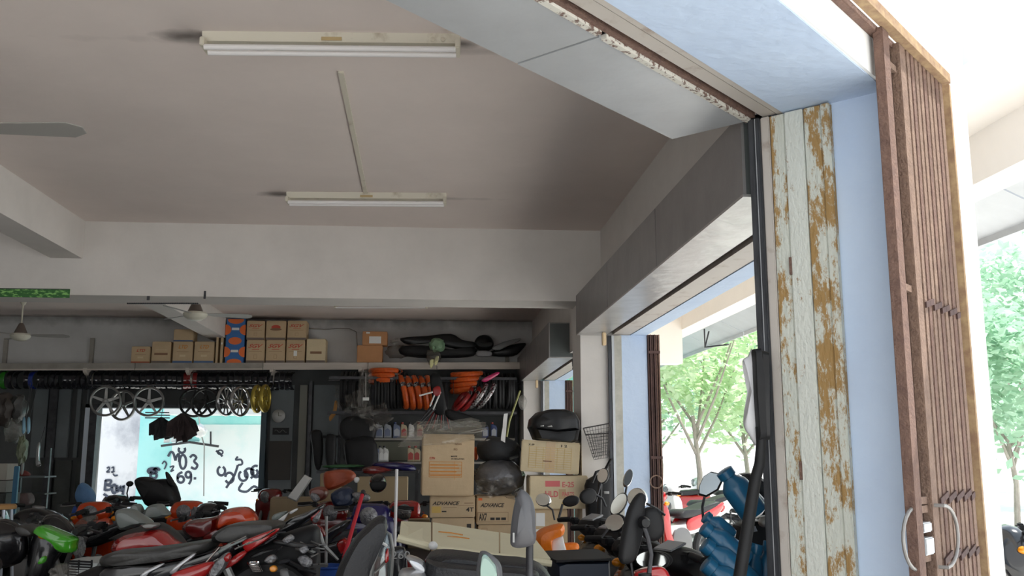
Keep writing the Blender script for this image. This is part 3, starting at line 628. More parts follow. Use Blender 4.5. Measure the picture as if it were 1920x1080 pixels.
rim(482, 748, 26, 14.4, m_gold, 'gold rim seen edge-on, left of the gold pair', 1.4, spokes=12)
rim(497, 747, 26, 14.4, m_gold, 'gold rim seen edge-on beside the clock, right of the gold pair', 1.42, spokes=12)
tag(MB().tube([PY(165, 722, 14.42), PY(505, 720, 14.42)], .01, 6).tube([PY(165, 722, 14.42), V((PY(165, 722, 14.42).x, 14.60, sz(-5)-.0))], .006, 5).tube([PY(505, 720, 14.42), V((PY(505, 720, 14.42).x, 14.60, sz(-2.5)))], .006, 5).build('hanging_rail', m_dark), 'dark rail in front carrying the hanging wheel rims', 'rail')
# cloth bundles in the doorway
m_cloth = mat('black_cloth', (.03, .032, .036), .85, var=.2, vscale=10)
def cloth(cx, cy, w, hh, D, mt, label, seed, n=15):
    c = PY(cx, cy, D); s = D/1800; r = thing('hanging_cloth', label, 'cloth', c); rnd = random.Random(seed); W_ = w*s/2; H = hh*s
    top = c+V((0, 0, H/2))
    for k in range(n):
        a = -1.25+2.5*k/(n-1)+rnd.uniform(-.1, .1); L = H*rnd.uniform(.8, 1.05); e = c+V((math.sin(a)*W_, rnd.uniform(-.08, .08), H/2-L*max(.55, math.cos(a*.55))))
        d = V((W_*.28, 0, W_*.05*rnd.uniform(-1, 1)))
        mid = top.lerp(e, .5)+V((math.sin(a)*W_*.25, -.03, .02))
        MB().prism([top-d*.3, top+d*.3, mid+d*.9, e+d, e-d*.2+V((0, 0, -.02)), mid-d*.9], (0, .03, 0)).build('cloth_strip', mt, r)
    hang(r, top, V((top.x, 14.42, PY(300, 721, 14.42).z)))
cloth(301, 803, 42, 40, 14.2, m_cloth, 'black cloth strips bundled in the doorway, left bundle', 1); cloth(340, 800, 50, 48, 14.15, mat('dark_brown_cloth', (.045, .03, .03), .85, var=.3, vscale=8), 'black and dark brown cloth strips, right bundle in the doorway', 2)
tag(MB().blob(PY(375, 808, 17.5), (.12, .1, .11), 4, .35).tube([PY(375, 808, 17.5), PY(373, 770, 17.6)], .006, 5).build('white_bag', m_paper, None, True), 'small white crumpled bag hanging outside the back doorway', 'bag')
# ================================================================== back doorway
m_alu = mat('pale_aluminium', (.62, .68, .76), .35, .5)
df = thing('sliding_door_frame', 'pale aluminium door frame at the left side of the back doorway', 'door frame', (dl.x, 14.9, FLZ))
abox('frame_post', dl.x-.16, dl.x-.09, 14.88, 14.98, FLZ, dl.z+.05, m_alu, df); abox('dark_post', dl.x-.085, dl.x+.02, 14.86, 14.98, FLZ, dl.z+.05, m_dark, df)
abox('dark_post', dr.x-.02, dr.x+.06, 14.9, 14.99, FLZ, dl.z+.05, mat('teal_dark_post', (.04, .07, .09), .5), df)
abox('head_rail', dl.x-.16, dr.x+.06, 14.88, 14.99, dl.z, dl.z+.05, m_dark, df)
# wall panels left and right of the doorway
m_panel = mat('grey_door_panel', (.15, .17, .18), .7, var=.12, vscale=3); m_paneld = mat('dark_cupboard_panel', (.06, .065, .06), .7, var=.3, vscale=3)
wp = thing('wall_panelling', 'grey wall panels with dark lower boards left of the back doorway', 'panelling', (-5.8, 14.9, FLZ))
for a, b in ((55, 92), (96, 134), (136, 153), (155, 166)):
    p, q = PY(a, 858, 14.93), PY(b, 730, 14.93); abox('panel', p.x, q.x, 14.93, 14.99, p.z, q.z, m_panel, wp)
    p, q = PY(a, 960, 14.93), PY(b, 863, 14.93); abox('panel', p.x, q.x, 14.94, 14.99, p.z, q.z, m_paneld, wp)
p, q = PY(92, 960, 14.9), PY(96, 725, 14.9); abox('dark_post', p.x, q.x, 14.88, 14.92, p.z, q.z, m_dark, wp)
wq = thing('wall_panelling', 'grey wall panels with dark joints right of the back doorway', 'panelling', (-2, 14.9, FLZ))
for a, b in ((500, 552), (554, 577), (581, 640)):
    p, q = PY(a, 960, 14.95), PY(b, 722, 14.95); abox('panel', p.x, q.x, 14.95, 14.99, p.z, q.z, m_panel if a != 554 else mat('khaki_panel', (.24, .24, .21), .8), wq)
p, q = PY(577.5, 960, 14.9), PY(580, 715, 14.9); abox('dark_post', p.x, q.x, 14.9, 14.94, p.z, q.z, m_dark, wq)
p, q = PY(502, 900, 14.9), PY(546, 827, 14.9); abox('dark_board', p.x, q.x, 14.9, 14.945, p.z, q.z, mat('brown_board', (.05, .045, .04), .7), wq)
ck = thing('wall_clock', 'round pale wall clock on the grey panel right of the doorway', 'clock', PY(523, 780, 14.9))
c = PY(523, 780, 14.93)
MB().lathe([(.095, 0), (.10, .01), (.10, .03), (.088, .035)], c, 28, V((0, -1, 0))).build('clock_rim', m_alug, ck, True)
MB().lathe([(.001, .033), (.088, .033)], c, 28, V((0, -1, 0)), False).build('clock_face', mat('dull_white_face', (.45, .45, .43), .5), ck)
MB().box(c+V((.0, -.037, .025)), (.008, .003, .06)).build('clock_hand', m_black, ck); MB().box(c+V((.02, -.037, 0)), (.05, .003, .008)).build('clock_hand', m_black, ck)
pl = thing('wall_plaque', 'small black plaque with faint grey script under the wall clock', 'plaque', PY(527, 809, 14.9))
p, q = PY(511, 815, 14.93), PY(542, 802, 14.93); abox('board', p.x, q.x, 14.925, 14.94, p.z, q.z, m_mblack, pl)
MB().tube([V((p.x+.03+i*.02, 14.922, (p.z+q.z)/2+.02*math.sin(i*1.3))) for i in range(10)], .004, 5).build('script_line', m_alug, pl)
# graffiti on the wall behind
m_spray = mat('black_spray_paint', (.06, .07, .10), .8)
gf = thing('graffiti', 'black sprayed numbers and loops on the turquoise wall behind the doorway', 'graffiti', PY(360, 870, GY-.02))
def gtext(s, x0, y0, x1, y1, name='sprayed_number'):
    a, b = PY(x0, y1, GY-.016), PY(x1, y0, GY-.016); return text(s, a, b.x-a.x, b.z-a.z, m_spray, gf, name=name, bold=.01)
def scrib(pts, r=.022, n=1, name='sprayed_stroke'):
    P = []
    for i in range(len(pts)-1):
        p0, p1, p2, p3 = [pts[max(0, min(len(pts)-1, k))] for k in (i-1, i, i+1, i+2)]
        for t in (0, .25, .5, .75):
            P.append(tuple(.5*((2*p1[j])+(p2[j]-p0[j])*t+(2*p0[j]-5*p1[j]+4*p2[j]-p3[j])*t*t+(3*p1[j]-p0[j]-3*p2[j]+p3[j])*t**3) for j in (0, 1)))
    P.append(pts[-1]); W3 = [PY(x, y, GY-.014) for x, y in P]; mb = MB(); vs = []; fs = []
    for i, p in enumerate(W3):
        t = (W3[min(i+1, len(W3)-1)]-W3[max(i-1, 0)]).normalized(); nv = V((-t.z, 0, t.x))*r; vs += [p+nv, p-nv]
    fs = [[2*i, 2*i+1, 2*i+3, 2*i+2] for i in range(len(W3)-1)]
    return mb.add(vs, fs).build(name, m_spray, gf)
def loop(cx, cy, rx, ry, a0=0, a1=6.4, r=.022): scrib([(cx+rx*math.cos(a0+(a1-a0)*i/9), cy+ry*math.sin(a0+(a1-a0)*i/9)) for i in range(10)], r)
scrib([(315, 856), (320, 848), (325, 850), (329, 863), (330, 858), (335, 851), (336, 866)]); loop(343, 866, 6, 13); scrib([(356, 858), (362, 853), (368, 858), (364, 865), (370, 872), (366, 879), (358, 876)]); loop(341, 843, 6, 6, -.6, 3.8)
loop(339, 899, 6, 6); scrib([(333, 899), (334, 890), (342, 885)]); loop(353, 890, 5, 5.5); scrib([(358, 889), (358, 900), (354, 908)]); scrib([(363, 897), (368, 897)]); scrib([(333, 893), (331, 893)])
scrib([(200, 878), (204, 876), (205, 880), (200, 885), (206, 885)], .014); scrib([(209, 878), (213, 876), (212, 885), (209, 885), (215, 884)], .014); scrib([(212, 888), (215, 892), (221, 891)], .014)
scrib([(198, 900), (196, 920)]); scrib([(197, 901), (208, 901), (205, 908), (198, 909), (209, 912), (206, 918), (196, 919)]); loop(214, 917, 4, 8); scrib([(219, 910), (221, 922), (226, 912), (228, 922), (232, 910), (230, 930)]); scrib([(194, 926), (208, 935), (222, 936), (230, 926)])
scrib([(304, 870), (308, 865), (312, 870), (308, 880)], .014); loop(286, 883, 8, 4, r=.03); scrib([(280, 890), (292, 878), (300, 882)]); loop(288, 892, 6, 5)
scrib([(318, 876), (326, 874), (320, 884), (326, 881)], .014)
for cx, cy, rr in ((430, 896, 8), (456, 892, 8), (467, 888, 8), (480, 884, 9), (478, 886, 5), (415, 883, 7)): loop(cx, cy, rr, rr*1.2, .3*cx, .3*cx+5.6)
scrib([(446, 856), (442, 862), (452, 862), (454, 870), (446, 872)], .018); scrib([(446, 872), (440, 890), (434, 900), (424, 915)]); scrib([(405, 845), (412, 850), (417, 856)], .02); loop(413, 848, 5, 4, r=.014)
scrib([(455, 905), (448, 918), (462, 922), (476, 912), (486, 918)]); scrib([(270, 905), (282, 912), (300, 902), (318, 912)], .018)
# pole, sign frame outside the doorway
pf = thing('outdoor_pipe_frame', 'thin dark pipe frame against the turquoise wall', 'pipe frame', PY(355, 900, 17.9))
q = [PY(x, y, 17.9) for x, y in ((302, 836), (355, 829), (410, 837), (389, 815), (372, 780), (384, 800), (383, 912), (329, 832), (330, 815))]
MB().tube([q[0], q[1], q[2]], .022, 6).tube([q[1], q[1]+V((0, .3, 0))], .015, 6).build('pipe', m_dark, pf); MB().tube([PY(395, 834, 17.9), PY(395, 809, 17.9)], .018, 6).build('pipe', m_dark, pf); MB().tube([PY(331, 832, 17.9), PY(331, 814, 17.9)], .015, 6).build('pipe', m_dark, pf)
MB().tube([PY(373, 782, 17.85), PY(376, 810, 17.85), PY(383, 835, 17.85), PY(382, 930, 17.85)], .012, 6).build('pipe', m_alug, pf)
for a, b, c_, d_, mt in ((307, 815, 319, 830, m_paper), (320, 812, 330, 829, m_turq2), (337, 812, 348, 829, m_turq2), (349, 810, 375, 828, m_turq)):
    p, q_ = PY(a, c_ and d_, 17.95), PY(c_, b, 17.95); abox('hanging_towel', p.x, q_.x, 17.94, 17.96, p.z, q_.z, mt, pf)
# roof edge outside the back doorway
p, q_ = PY(196, 784, 17.6), PY(500, 765, 17.6)
es = thing('eaves_board', 'pale eaves boards with dark slats above the turquoise wall outside the doorway', 'eaves', (p.x, 17.6, p.z))
abox('board', PY(310, 780, 17.6).x, q_.x, 17.5, GY, PY(0, 776, 17.6).z, PY(0, 762, 17.6).z+.6, m_white, es)
for i in range(3): abox('slat', PY(275, 780, 17.6).x, PY(320, 780, 17.6).x, 17.5, 17.56, PY(0, 784-i*5, 17.6).z, PY(0, 782-i*5, 17.6).z, m_dark, es)
# ================================================================== rack at the right of the far wall
m_tyre = mat('tyre_rubber', (.014, .014, .015), .7); m_ortyre = mat('orange_wrapped_tyre', (.62, .10, .015), .4, var=.25, vscale=14, bump=.3, bscale=14); m_redty = mat('dark_red_wrapped_tyre', (.30, .02, .02), .3, var=.2)
m_silw = mat('silver_wrap', (.55, .55, .56), .25, .6, col2=(.06, .03, .03), thr=.5, thrw=.03, vscale=40)
rk = thing('tyre_rack', 'dark steel angle rack holding tyres under the right end of the shelf', 'rack', (-.2, 14.6, FLZ))
for px in (640, 700, 838, 968):
    p = PY(px, 700, 14.8); abox('upright', p.x-.02, p.x+.02, 14.78, 14.82, FLZ, 2.62, m_dark, rk)
for z in (PY(0, 772, 14.5).z, 2.60):
    abox('crossbar', PY(640, 0, 14.35).x, PY(968, 0, 14.35).x, 14.33, 14.37, z-.02, z+.02, m_dark, rk)
    abox('crossbar', PY(640, 0, 14.8).x, PY(968, 0, 14.8).x, 14.74, 14.78, z-.02, z+.02, m_dark, rk)
def tyre_proto(mt, R, rr, label, grp, wrap=None):
    r = thing('tyre', label, 'tyre', (0, 0, 0), grp, local=True)
    MB().torus((0, 0, 0), R-rr, rr, V((1, 0, 0)), 26, 8).build('carcass', mt, r, True)
    if wrap:
        for k in (0, 1): MB().torus((0, 0, 0), R-rr, rr*1.06, V((1, 0, 0)), 4, 8, a0=.2+k*1.6, a1=.45+k*1.6).build('paper_band', wrap, r)
    return r
pb = tyre_proto(m_tyre, .275, .0245, 'black tyre standing upright in the rack row', 'black tyres in the rack')
first = True
def put(proto, x, y, z, rot, label=None):
    global first
    o = proto if not proto.get('used') else copy_tree(proto); proto['used'] = 1
    o.location = (x, y, z); o.rotation_euler = rot
    if label: o['label'] = label
    return o
for i in range(10):
    p = PY(704+i*6.2, 738, 14.55); put(pb, p.x, 14.56, 2.43, (0, 0, random.uniform(-.06, .06)), 'black tyre in the left rack group beside the orange tyres, %s from the left' % nth(i+1))
for i in range(11):
    p = PY(897+i*6.6, 735, 14.55); put(pb, p.x, 14.56, 2.43, (0, random.uniform(-.04, .04), random.uniform(-.1, .1)), 'black tyre in the right rack group near the shutter box, %s from the left' % nth(i+1))
for i in range(7):
    p = PY(644+i*6.2, 715, 14.6); put(pb, p.x, 14.6, 2.44, (0, 0, random.uniform(-.1, .1)), 'black tyre at the left end of the rack behind hanging plastic, %s from left' % nth(i+1))
po = tyre_proto(m_ortyre, .265, .045, 'orange wrapped tyre standing among the leaning group in the rack', 'orange wrapped tyres standing in the rack', m_silw)
for i in range(5):
    p = PY(756+i*12.5, 740, 14.45); put(po, p.x, 14.45, 2.40-.01*(i % 2), (0, -.22, .12), 'orange wrapped tyre standing in the rack, %s of the leaning five' % ('leftmost', 'second', 'middle', 'fourth', 'rightmost')[i])
pl_ = tyre_proto(m_ortyre, .26, .04, 'orange', 'orange wrapped tyres lying flat under the shelf', m_silw)
for i in range(3):
    p = PY(733, 703-i*8.2, 14.50); put(pl_, p.x-.08, 14.55, 2.73-.001-.075*(3-i)+.06, (0, math.pi/2, .3*i), 'orange wrapped tyre lying flat under the shelf left of the angle post, %s of three' % ('lowest', 'middle', 'highest')[i])
for i in range(4):
    p = PY(872, 715-i*8.2, 14.50); put(pl_, p.x+.03, 14.52, 2.44+.08*i, (0, math.pi/2-.10, .3*i), 'orange wrapped tyre lying flat on the right tyres, %s of four' % ('lowest', 'second', 'third', 'highest')[i])
pr_ = tyre_proto(m_redty, .24, .036, 'red', 'red and silver wrapped tyres leaning in the rack', m_silw)
for i in range(2):
    p = PY(868+i*14, 752, 14.3); put(pr_, p.x, 14.36, 2.30, (0, .65, .25), 'dark red tyre with silver bands leaning below the flat orange ones, %s' % ('left', 'right')[i])
ps_ = tyre_proto(m_silw, .24, .034, 'silver', 'red and silver wrapped tyres leaning in the rack')
for i in range(2):
    p = PY(896+i*15, 745, 14.3); put(ps_, p.x, 14.28, 2.34, (0, .6, .2), 'black tyre in printed silver wrap leaning, %s of the two' % ('left', 'right')[i])
px_slab_thing('pink_tube', [(903, 712), (930, 698), (936, 701), (912, 716)], 14.2, .05, mat('pink_gloss', (.55, .03, .14), .2, coat=.5), 'shiny pink part lying on the wrapped tyres', 'spare part')
# steel rods bundle (umbrella shaped) hanging before the rack
rd = thing('rod_bundle', 'bundle of thin dark rods hanging from a black bag in front of the orange tyres', 'rod bundle', PY(822, 760, 14.0))
slab('bag_sleeve', [(806, 706), (816, 699), (826, 708), (834, 740), (836, 775), (815, 776), (810, 745)], 14.0, .10, m_mblack, rd)
slab('red_wrap', [(812, 728), (824, 724), (826, 740), (814, 742)], 13.9, .03, m_redty, rd)
for i in range(12):
    a = PY(818+i*1.6, 760, 13.98); b_ = PY(790+i*5.2, 800+4*(i % 3), 13.98); MB().tube([a, b_], .007, 5).build('rod', (m_dark, m_redty, m_alug)[i % 3], rd)
for a, b_ in (((812, 735), (786, 742)), ((818, 733), (806, 762)), ((826, 735), (812, 768))): MB().tube([PY(*a, 13.9), PY(*b_, 13.88)], .012, 6).build('white_tube', m_paper, rd)
for a, b_ in (((815, 765), (785, 797)), ((812, 760), (778, 800))): MB().tube([PY(*a, 13.95), PY(*b_, 13.93)], [.03, .004], 6).build('dark_blade', m_dark, rd)
# hanging clear bags
def sheet(name, pts, D, mt, label, cat, seed=0, amp=.05, nx=10, ny=12, parent=None, th=.002):
    """crumpled film between a top edge and a bottom edge (pixels)"""
    (ax, ay), (bx, by), (cx, cy), (dx, dy) = pts; vs = []; k = nx+1
    for j in range(ny+1):
        for i in range(nx+1):
            u, v = i/nx, j/ny; x = (ax*(1-u)+bx*u)*(1-v)+(dx*(1-u)+cx*u)*v; y = (ay*(1-u)+by*u)*(1-v)+(dy*(1-u)+cy*u)*v
            q = noise.noise(V((u*3+seed, v*3, seed)))+.6*noise.noise(V((u*8+seed, v*8, 3)))
            vs.append(PY(x, y, D)+V((.3*amp*q, amp*q, .3*amp*q)))
    f = [[j*k+i, j*k+i+1, (j+1)*k+i+1, (j+1)*k+i] for j in range(ny) for i in range(nx)]
    o = link(name, vs, f, mt, parent, True); return tag(o, label, cat) if label else o
sheet('plastic_sleeve', [(673, 693), (697, 693), (696, 775), (672, 760)], 14.1, m_film2, 'tall clear plastic sleeve with a white tag hanging at the rack', 'plastic bag', 2, .12)
tag(MB().box(PY(686, 748, 14.0), (.09, .006, .045), bev=.002).tube([PY(686, 745, 14.0), PY(686, 700, 14.05)], .003, 4).build('price_tag', m_paper), 'small white tag on the hanging plastic sleeve', 'tag')
sheet('plastic_bag', [(664, 770), (722, 755), (738, 785), (702, 812)], 13.9, m_film2, 'open crumpled plastic bag spread below the hanging sleeve', 'plastic bag', 5, .2)
sheet('plastic_bag', [(645, 745), (676, 728), (690, 770), (655, 790)], 14.2, m_film2, 'dull plastic bag hanging at the left edge of the rack', 'plastic bag', 9, .2)
sheet('plastic_bag', [(626, 722), (650, 720), (642, 770), (632, 760)], 14.4, m_film2, 'small hanging plastic bag with orange contents beside the grey panel', 'plastic bag', 12, .1)
px_slab_thing('orange_part', [(628, 752), (633, 755), (630, 775), (625, 783), (619, 790), (617, 782), (624, 772)], 14.45, .04, mat('dull_orange', (.42, .20, .05), .6), 'dull orange hanging strip in front of the grey panel', 'spare part')
# black hanging parts column
for i, (pts, l) in enumerate((([(640, 790), (660, 780), (700, 786), (705, 812), (690, 836), (650, 826), (636, 812)], 'black tangle of spare parts hanging left of the oil bottles, upper piece'), ([(650, 826), (700, 820), (708, 870), (690, 882), (655, 880), (646, 850)], 'black tangle of spare parts hanging left of the oil bottles, lower piece'),
        ([(583, 812), (594, 806), (604, 812), (606, 850), (600, 880), (590, 875), (586, 840)], 'black belt-like part hanging right of the clock, left one'), ([(612, 818), (622, 814), (630, 822), (628, 870), (618, 884), (610, 860)], 'black belt-like part hanging right of the clock, right one'))):
    o = px_slab_thing('hanging_spare_part', pts, 14.2-.1*i, .12, m_mblack, l, 'spare part'); t_ = PY(pts[0][0]+6, pts[0][1]+6, 14.2-.1*i); hang(o, t_, V((t_.x, 14.68, PY(0, 819, 14.7).z)) if i > 1 else V((t_.x, 14.35, 2.60)))
hk = thing('hook_rail', 'black hook rail with curved hooks on the grey panels', 'rail', PY(610, 816, 14.6))
MB().tube([PY(580, 819, 14.7), PY(660, 819, 14.7)], .02, 6).build('bar', m_dark, hk)
for px in (598, 626, 648): MB().tube([PY(px, 820, 14.68), PY(px+3, 835, 14.6), PY(px-2, 858, 14.6), PY(px+5, 872, 14.6)], .018, 6).build('hook', m_mblack, hk)
MB().torus(PY(592, 818, 14.68), .09, .012, V((0, 1, 0)), 16, 6).build('hook_ring', m_dark, hk, True)
hang(rd, PY(819, 706, 14.0), V((PY(819, 706, 14.0).x, 14.52, 2.80)))
# white strips
ws = tag(sheet('paper_strip', [(945, 776), (952, 775), (947, 830), (939, 826)], 8.68, m_paper, None, None, 1, .02, 3, 8), 'narrow white paper strip hanging over the black bundle', 'paper strip')
tag(MB().tube([PY(975, 733, 13.5), PY(955, 790, 13.2), PY(948, 830, 12.8), V((PY(940, 1030, 12.2).x, 12.2, FLZ+.01))], .014, 6).build('bamboo_stick', mat('yellow_green_cane', (.30, .30, .12), .6)), 'thin yellowish cane leaning below the far shutter box', 'stick')
bf_ = px_slab_thing('black_fairing', [(836, 768), (860, 772), (895, 785), (915, 800), (880, 800), (840, 785)], 13.6, .10, m_mblack, 'long black curved panel lying behind the film, under the tyre rack', 'body panel')
hang(bf_, PY(850, 772, 13.6), V((PY(850, 772, 14.3).x, 14.35, 2.60)))
pb_ = px_slab_thing('plastic_bag', [(980, 740), (988, 752), (982, 768), (975, 765), (972, 750)], 13.6, .08, m_film2, 'small grey bag hanging at the farthest pillar', 'plastic bag')
hang(pb_, PY(980, 745, 13.6), V((1.30, 14.32, 2.50)))
# ================================================================== oil bottle shelves
def bottle_proto(mt, cap, label, w=.115, h=.235, lab=None):
    r = thing('oil_bottle', label, 'bottle', (0, 0, 0), 'oil bottles on the wall shelves', local=True)
    o = [V((-w/2, 0, 0)), V((w/2, 0, 0)), V((w/2, 0, h*.62)), V((w*.34, 0, h*.8)), V((w*.02, 0, h*.84)), V((-w*.1, 0, h*.9)), V((-w*.42, 0, h*.9)), V((-w/2, 0, h*.75))]
    MB().pillow(o, V((0, 1, 0)), .06, .1, .05, False).build('body', mt, r, True)
    MB().lathe([(.018, h*.86), (.02, h*.88), (.02, h), (.016, h*1.01)], (-w*.26, 0, 0), 12).build('cap', cap, r, True)
    MB().prism([V((-w*.36, -.038, h*.14)), V((w*.36, -.038, h*.14)), V((w*.36, -.038, h*.5)), V((0, -.038, h*.62)), V((-w*.36, -.038, h*.5))], (0, .006, 0)).build('label', lab or m_paper, r)
    return r
m_bsil = mat('silver_grey_bottle', (.34, .36, .40), .4); m_bbl = mat('blue_grey_bottle', (.14, .17, .26), .4); m_byel = mat('yellow_cream_bottle', (.45, .38, .25), .4); m_bred = mat('red_bottle', (.35, .05, .04), .4); m_bdk = mat('dark_blue_bottle', (.03, .05, .15), .4); m_bwh = mat('white_bottle', (.6, .6, .58), .4)
ols = thing('bottle_shelf', 'narrow two-level wall shelf carrying oil bottles behind the cartons', 'shelf', PY(740, 850, 14.8))
for py in (821.5, 866): 
    a, b_ = PY(688, py, 14.6), PY(965, py, 14.6); abox('shelf_board', a.x, b_.x, 14.55, 14.98, a.z-.03, a.z, m_shelfd, ols)
abox('back_board', PY(688, 0, 14.9).x, PY(800, 0, 14.9).x, 14.95, 14.99, PY(0, 864, 14.9).z, PY(0, 823, 14.9).z-.03, mat('khaki_back_board', (.22, .22, .17), .8), ols)
bp_ = {'s': bottle_proto(m_bsil, m_dark, 'x', lab=m_bbl), 'b': bottle_proto(m_bbl, m_bdk, 'x', lab=m_bsil), 'y': bottle_proto(m_byel, m_bred, 'x', w=.10, lab=m_bred), 'r': bottle_proto(m_bred, m_dark, 'x', w=.1), 'd': bottle_proto(m_bdk, m_bred, 'x', w=.1, lab=m_bsil), 'w': bottle_proto(m_bwh, m_dark, 'x', w=.085)}
ordn = ('first', 'second', 'third', 'fourth', 'fifth', 'sixth', 'seventh', 'eighth', 'ninth', 'tenth', 'eleventh', 'twelfth')
nm = dict(s='silver grey', b='blue grey', y='cream and red', r='red', d='dark blue', w='white')
for i, (px, k) in enumerate(((695, 'w'), (711, 's'), (727, 's'), (744, 'b'), (757, 'y'), (771, 'w'), (787, 'y'), (910, 'd'), (926, 'd'))):
    p = PY(px, 821.5, 14.62); o = put(bp_[k], p.x, 14.62, p.z, (0, 0, random.uniform(-.1, .1)), '%s oil bottle on the upper bottle shelf, %s from the left' % (nm[k], ordn[i]))
for i, (px, k) in enumerate(((695, 's'), (707, 'b'), (715, 'w'), (723, 'w'), (770, 'y'), (782, 'y'))):
    p = PY(px, 866, 14.62); o = put(bp_[k], p.x, 14.62, p.z, (0, 0, random.uniform(-.1, .1)), '%s oil bottle on the lower bottle shelf, %s from the left' % (nm[k], ordn[i]))
for k, v in bp_.items():
    if not v.get('used'):
        for c in list(v.children): bpy.data.objects.remove(c)
        bpy.data.objects.remove(v)
# ================================================================== the big carton stack
m_pink = mat('faded_pink_print', (.66, .16, .16), .7)
stand = thing('steel_workbench', 'dark low workbench behind the bikes carrying the carton stacks', 'workbench', (1.0, 8.9, FLZ))
BZ = PY(848, 1040, 8.6).z
abox('bench_top', -.35, 1.30, 8.1, 9.5, BZ-.06, BZ, m_dark, stand)
for x in (-.3, 1.25):
    for y in (8.15, 9.45): abox('leg', x-.03, x+.03, y-.03, y+.03, FLZ, BZ-.06, m_dark, stand)
m_ochrep = mat('ochre_print', (.62, .42, .12), .7)
adv = [('ADVANCE', .06, .58, .60, .17, m_black, .35), ('#', .05, .22, .2, .3, m_ochrep), ('4T', .80, .27, .17, .2, m_black), ('#', .30, .46, .3, .012, m_brownp), ('#', .27, .25, .10, .06, m_black), ('#', .76, .66, .2, .025, m_brownp), ('#', .64, .54, .34, .012, m_brownp)]
c1 = carton(808, 972, 890, 1040, 8.6, .42, 'bottom carton with ring mark and dark bar, under the yellow-labelled one', base=BZ+.002, prints=[('#', .82, .1, .10, .75, m_black), ('[]', .16, .55, .12, .22, m_brownp)])
c2 = carton(805, 930, 891, 971, 8.6, .42, 'carton with black slanted lettering and yellow patch, under the big carton', base=c1.location.z+c1['h']+.008, prints=adv)
c3 = carton(790, 815, 889, 929, 8.5, .5, 'big plain carton with red printed table, topmost of the left stack', base=c2.location.z+c2['h']+.008, rz=.03, ry=.01, tape=None,
    prints=[('[]', .14, .30, .62, .25, m_orp, 5, 1), ('#', .16, .32, .58, .02, m_orp), ('#', .16, .38, .5, .02, m_orp), ('#', .16, .44, .55, .02, m_orp), ('#', .16, .49, .52, .02, m_orp), ('C/N', .14, .59, .10, .04, m_red), ('N/NO', .62, .83, .13, .03, m_brownp), ('P/O', .6, .74, .07, .035, m_brownp), ('MADE', .55, .63, .12, .025, m_black), ('IN MALAYSIA', .56, .59, .25, .022, m_black), ('#', .62, .26, .005, .3, m_orp)])
pf_ = thing('plastic_film', 'large crumpled clear film draped over the top of the big carton', 'plastic film', PY(835, 812, 8.5))
sheet('film_fold', [(746, 838), (790, 795), (895, 790), (920, 826)], 8.42, m_film, None, None, 3, .16, 22, 8, pf_); sheet('film_fold', [(742, 822), (782, 790), (898, 787), (916, 806)], 8.6, m_film, None, None, 6, .16, 22, 6, pf_)
sheet('film_fold', [(745, 835), (770, 812), (796, 806), (790, 822)], 8.38, m_film, None, None, 8, .10, 8, 6, pf_)
c4 = carton(896, 985, 968, 1040, 8.7, .4, 'bottom carton of the middle stack with ring mark', base=BZ+.002, prints=[('[]', .1, .7, .14, .2, m_brownp)])
c5 = carton(893, 931, 966, 984, 8.7, .42, 'carton with black slanted lettering over a boxed line, middle stack', base=c4.location.z+c4['h']+.008, prints=[('ADVANCE', .10, .62, .62, .15, m_black, .35), ('[]', .04, .1, .78, .34, m_brownp), ('AX7', .07, .14, .20, .26, m_black), ('#', .36, .16, .11, .09, m_black), ('#', .5, .16, .11, .09, m_black), ('#', .64, .16, .12, .09, m_black), ('#', .05, .86, .1, .09, m_op)])
p, q_ = PY(893, 930, 8.68), PY(985, 862, 8.68)
gb1 = thing('wrapped_bale', 'grey plastic wrapped bale on the middle carton stack', 'bale', p)
zt_ = c5.location.z+c5['h']+.01
MB().blob(V(((p.x+q_.x)/2, 8.9, (zt_+q_.z)/2)), ((q_.x-p.x)/2*1.05, .22, (q_.z-zt_)/2*1.05), 4, .10, 3, 4).build('bale_body', mat('grey_plastic_wrap', (.13, .13, .14), .25, bump=1, bscale=9, var=.3, vscale=5), gb1, True)
sheet('loose_film', [(893, 900), (960, 896), (985, 935), (893, 932)], 8.62, m_film2, None, None, 4, .08, 12, 8, gb1)
px_blob('black_bundle', 893, 818, 975, 868, 8.95, .5, m_cloth, 'black cloth bundle on top of the wrapped grey bale', 'bundle', 7, .18)
px_slab_thing('orange_red_can', [(889, 840), (895, 840), (896, 860), (890, 861)], 9.2, .06, m_ortyre, 'orange red part just right of the big carton', 'spare part')
# right stack
c6 = carton(1000, 955, 1064, 1040, 8.6, .4, 'lowest carton of the right stack with white labels', base=BZ+.002, prints=[('#', .08, .62, .26, .30, m_paper), ('#', .04, .35, .2, .2, m_paper)])
c7 = carton(993, 893, 1102, 954, 8.55, .45, 'pink-lettered carton in the middle of the right stack', mt=m_card2, base=c6.location.z+c6['h']+.008, rz=-.03,
    prints=[('E-25', .56, .66, .2, .17, m_pink), ('#', .27, .68, .25, .18, m_pink), ('HLD', .27, .36, .22, .19, m_pink), ('PARTS', .56, .38, .2, .14, m_pink), ('#', .5, .3, .12, .3, m_tape), ('#', .55, .1, .15, .1, m_ochrep)])

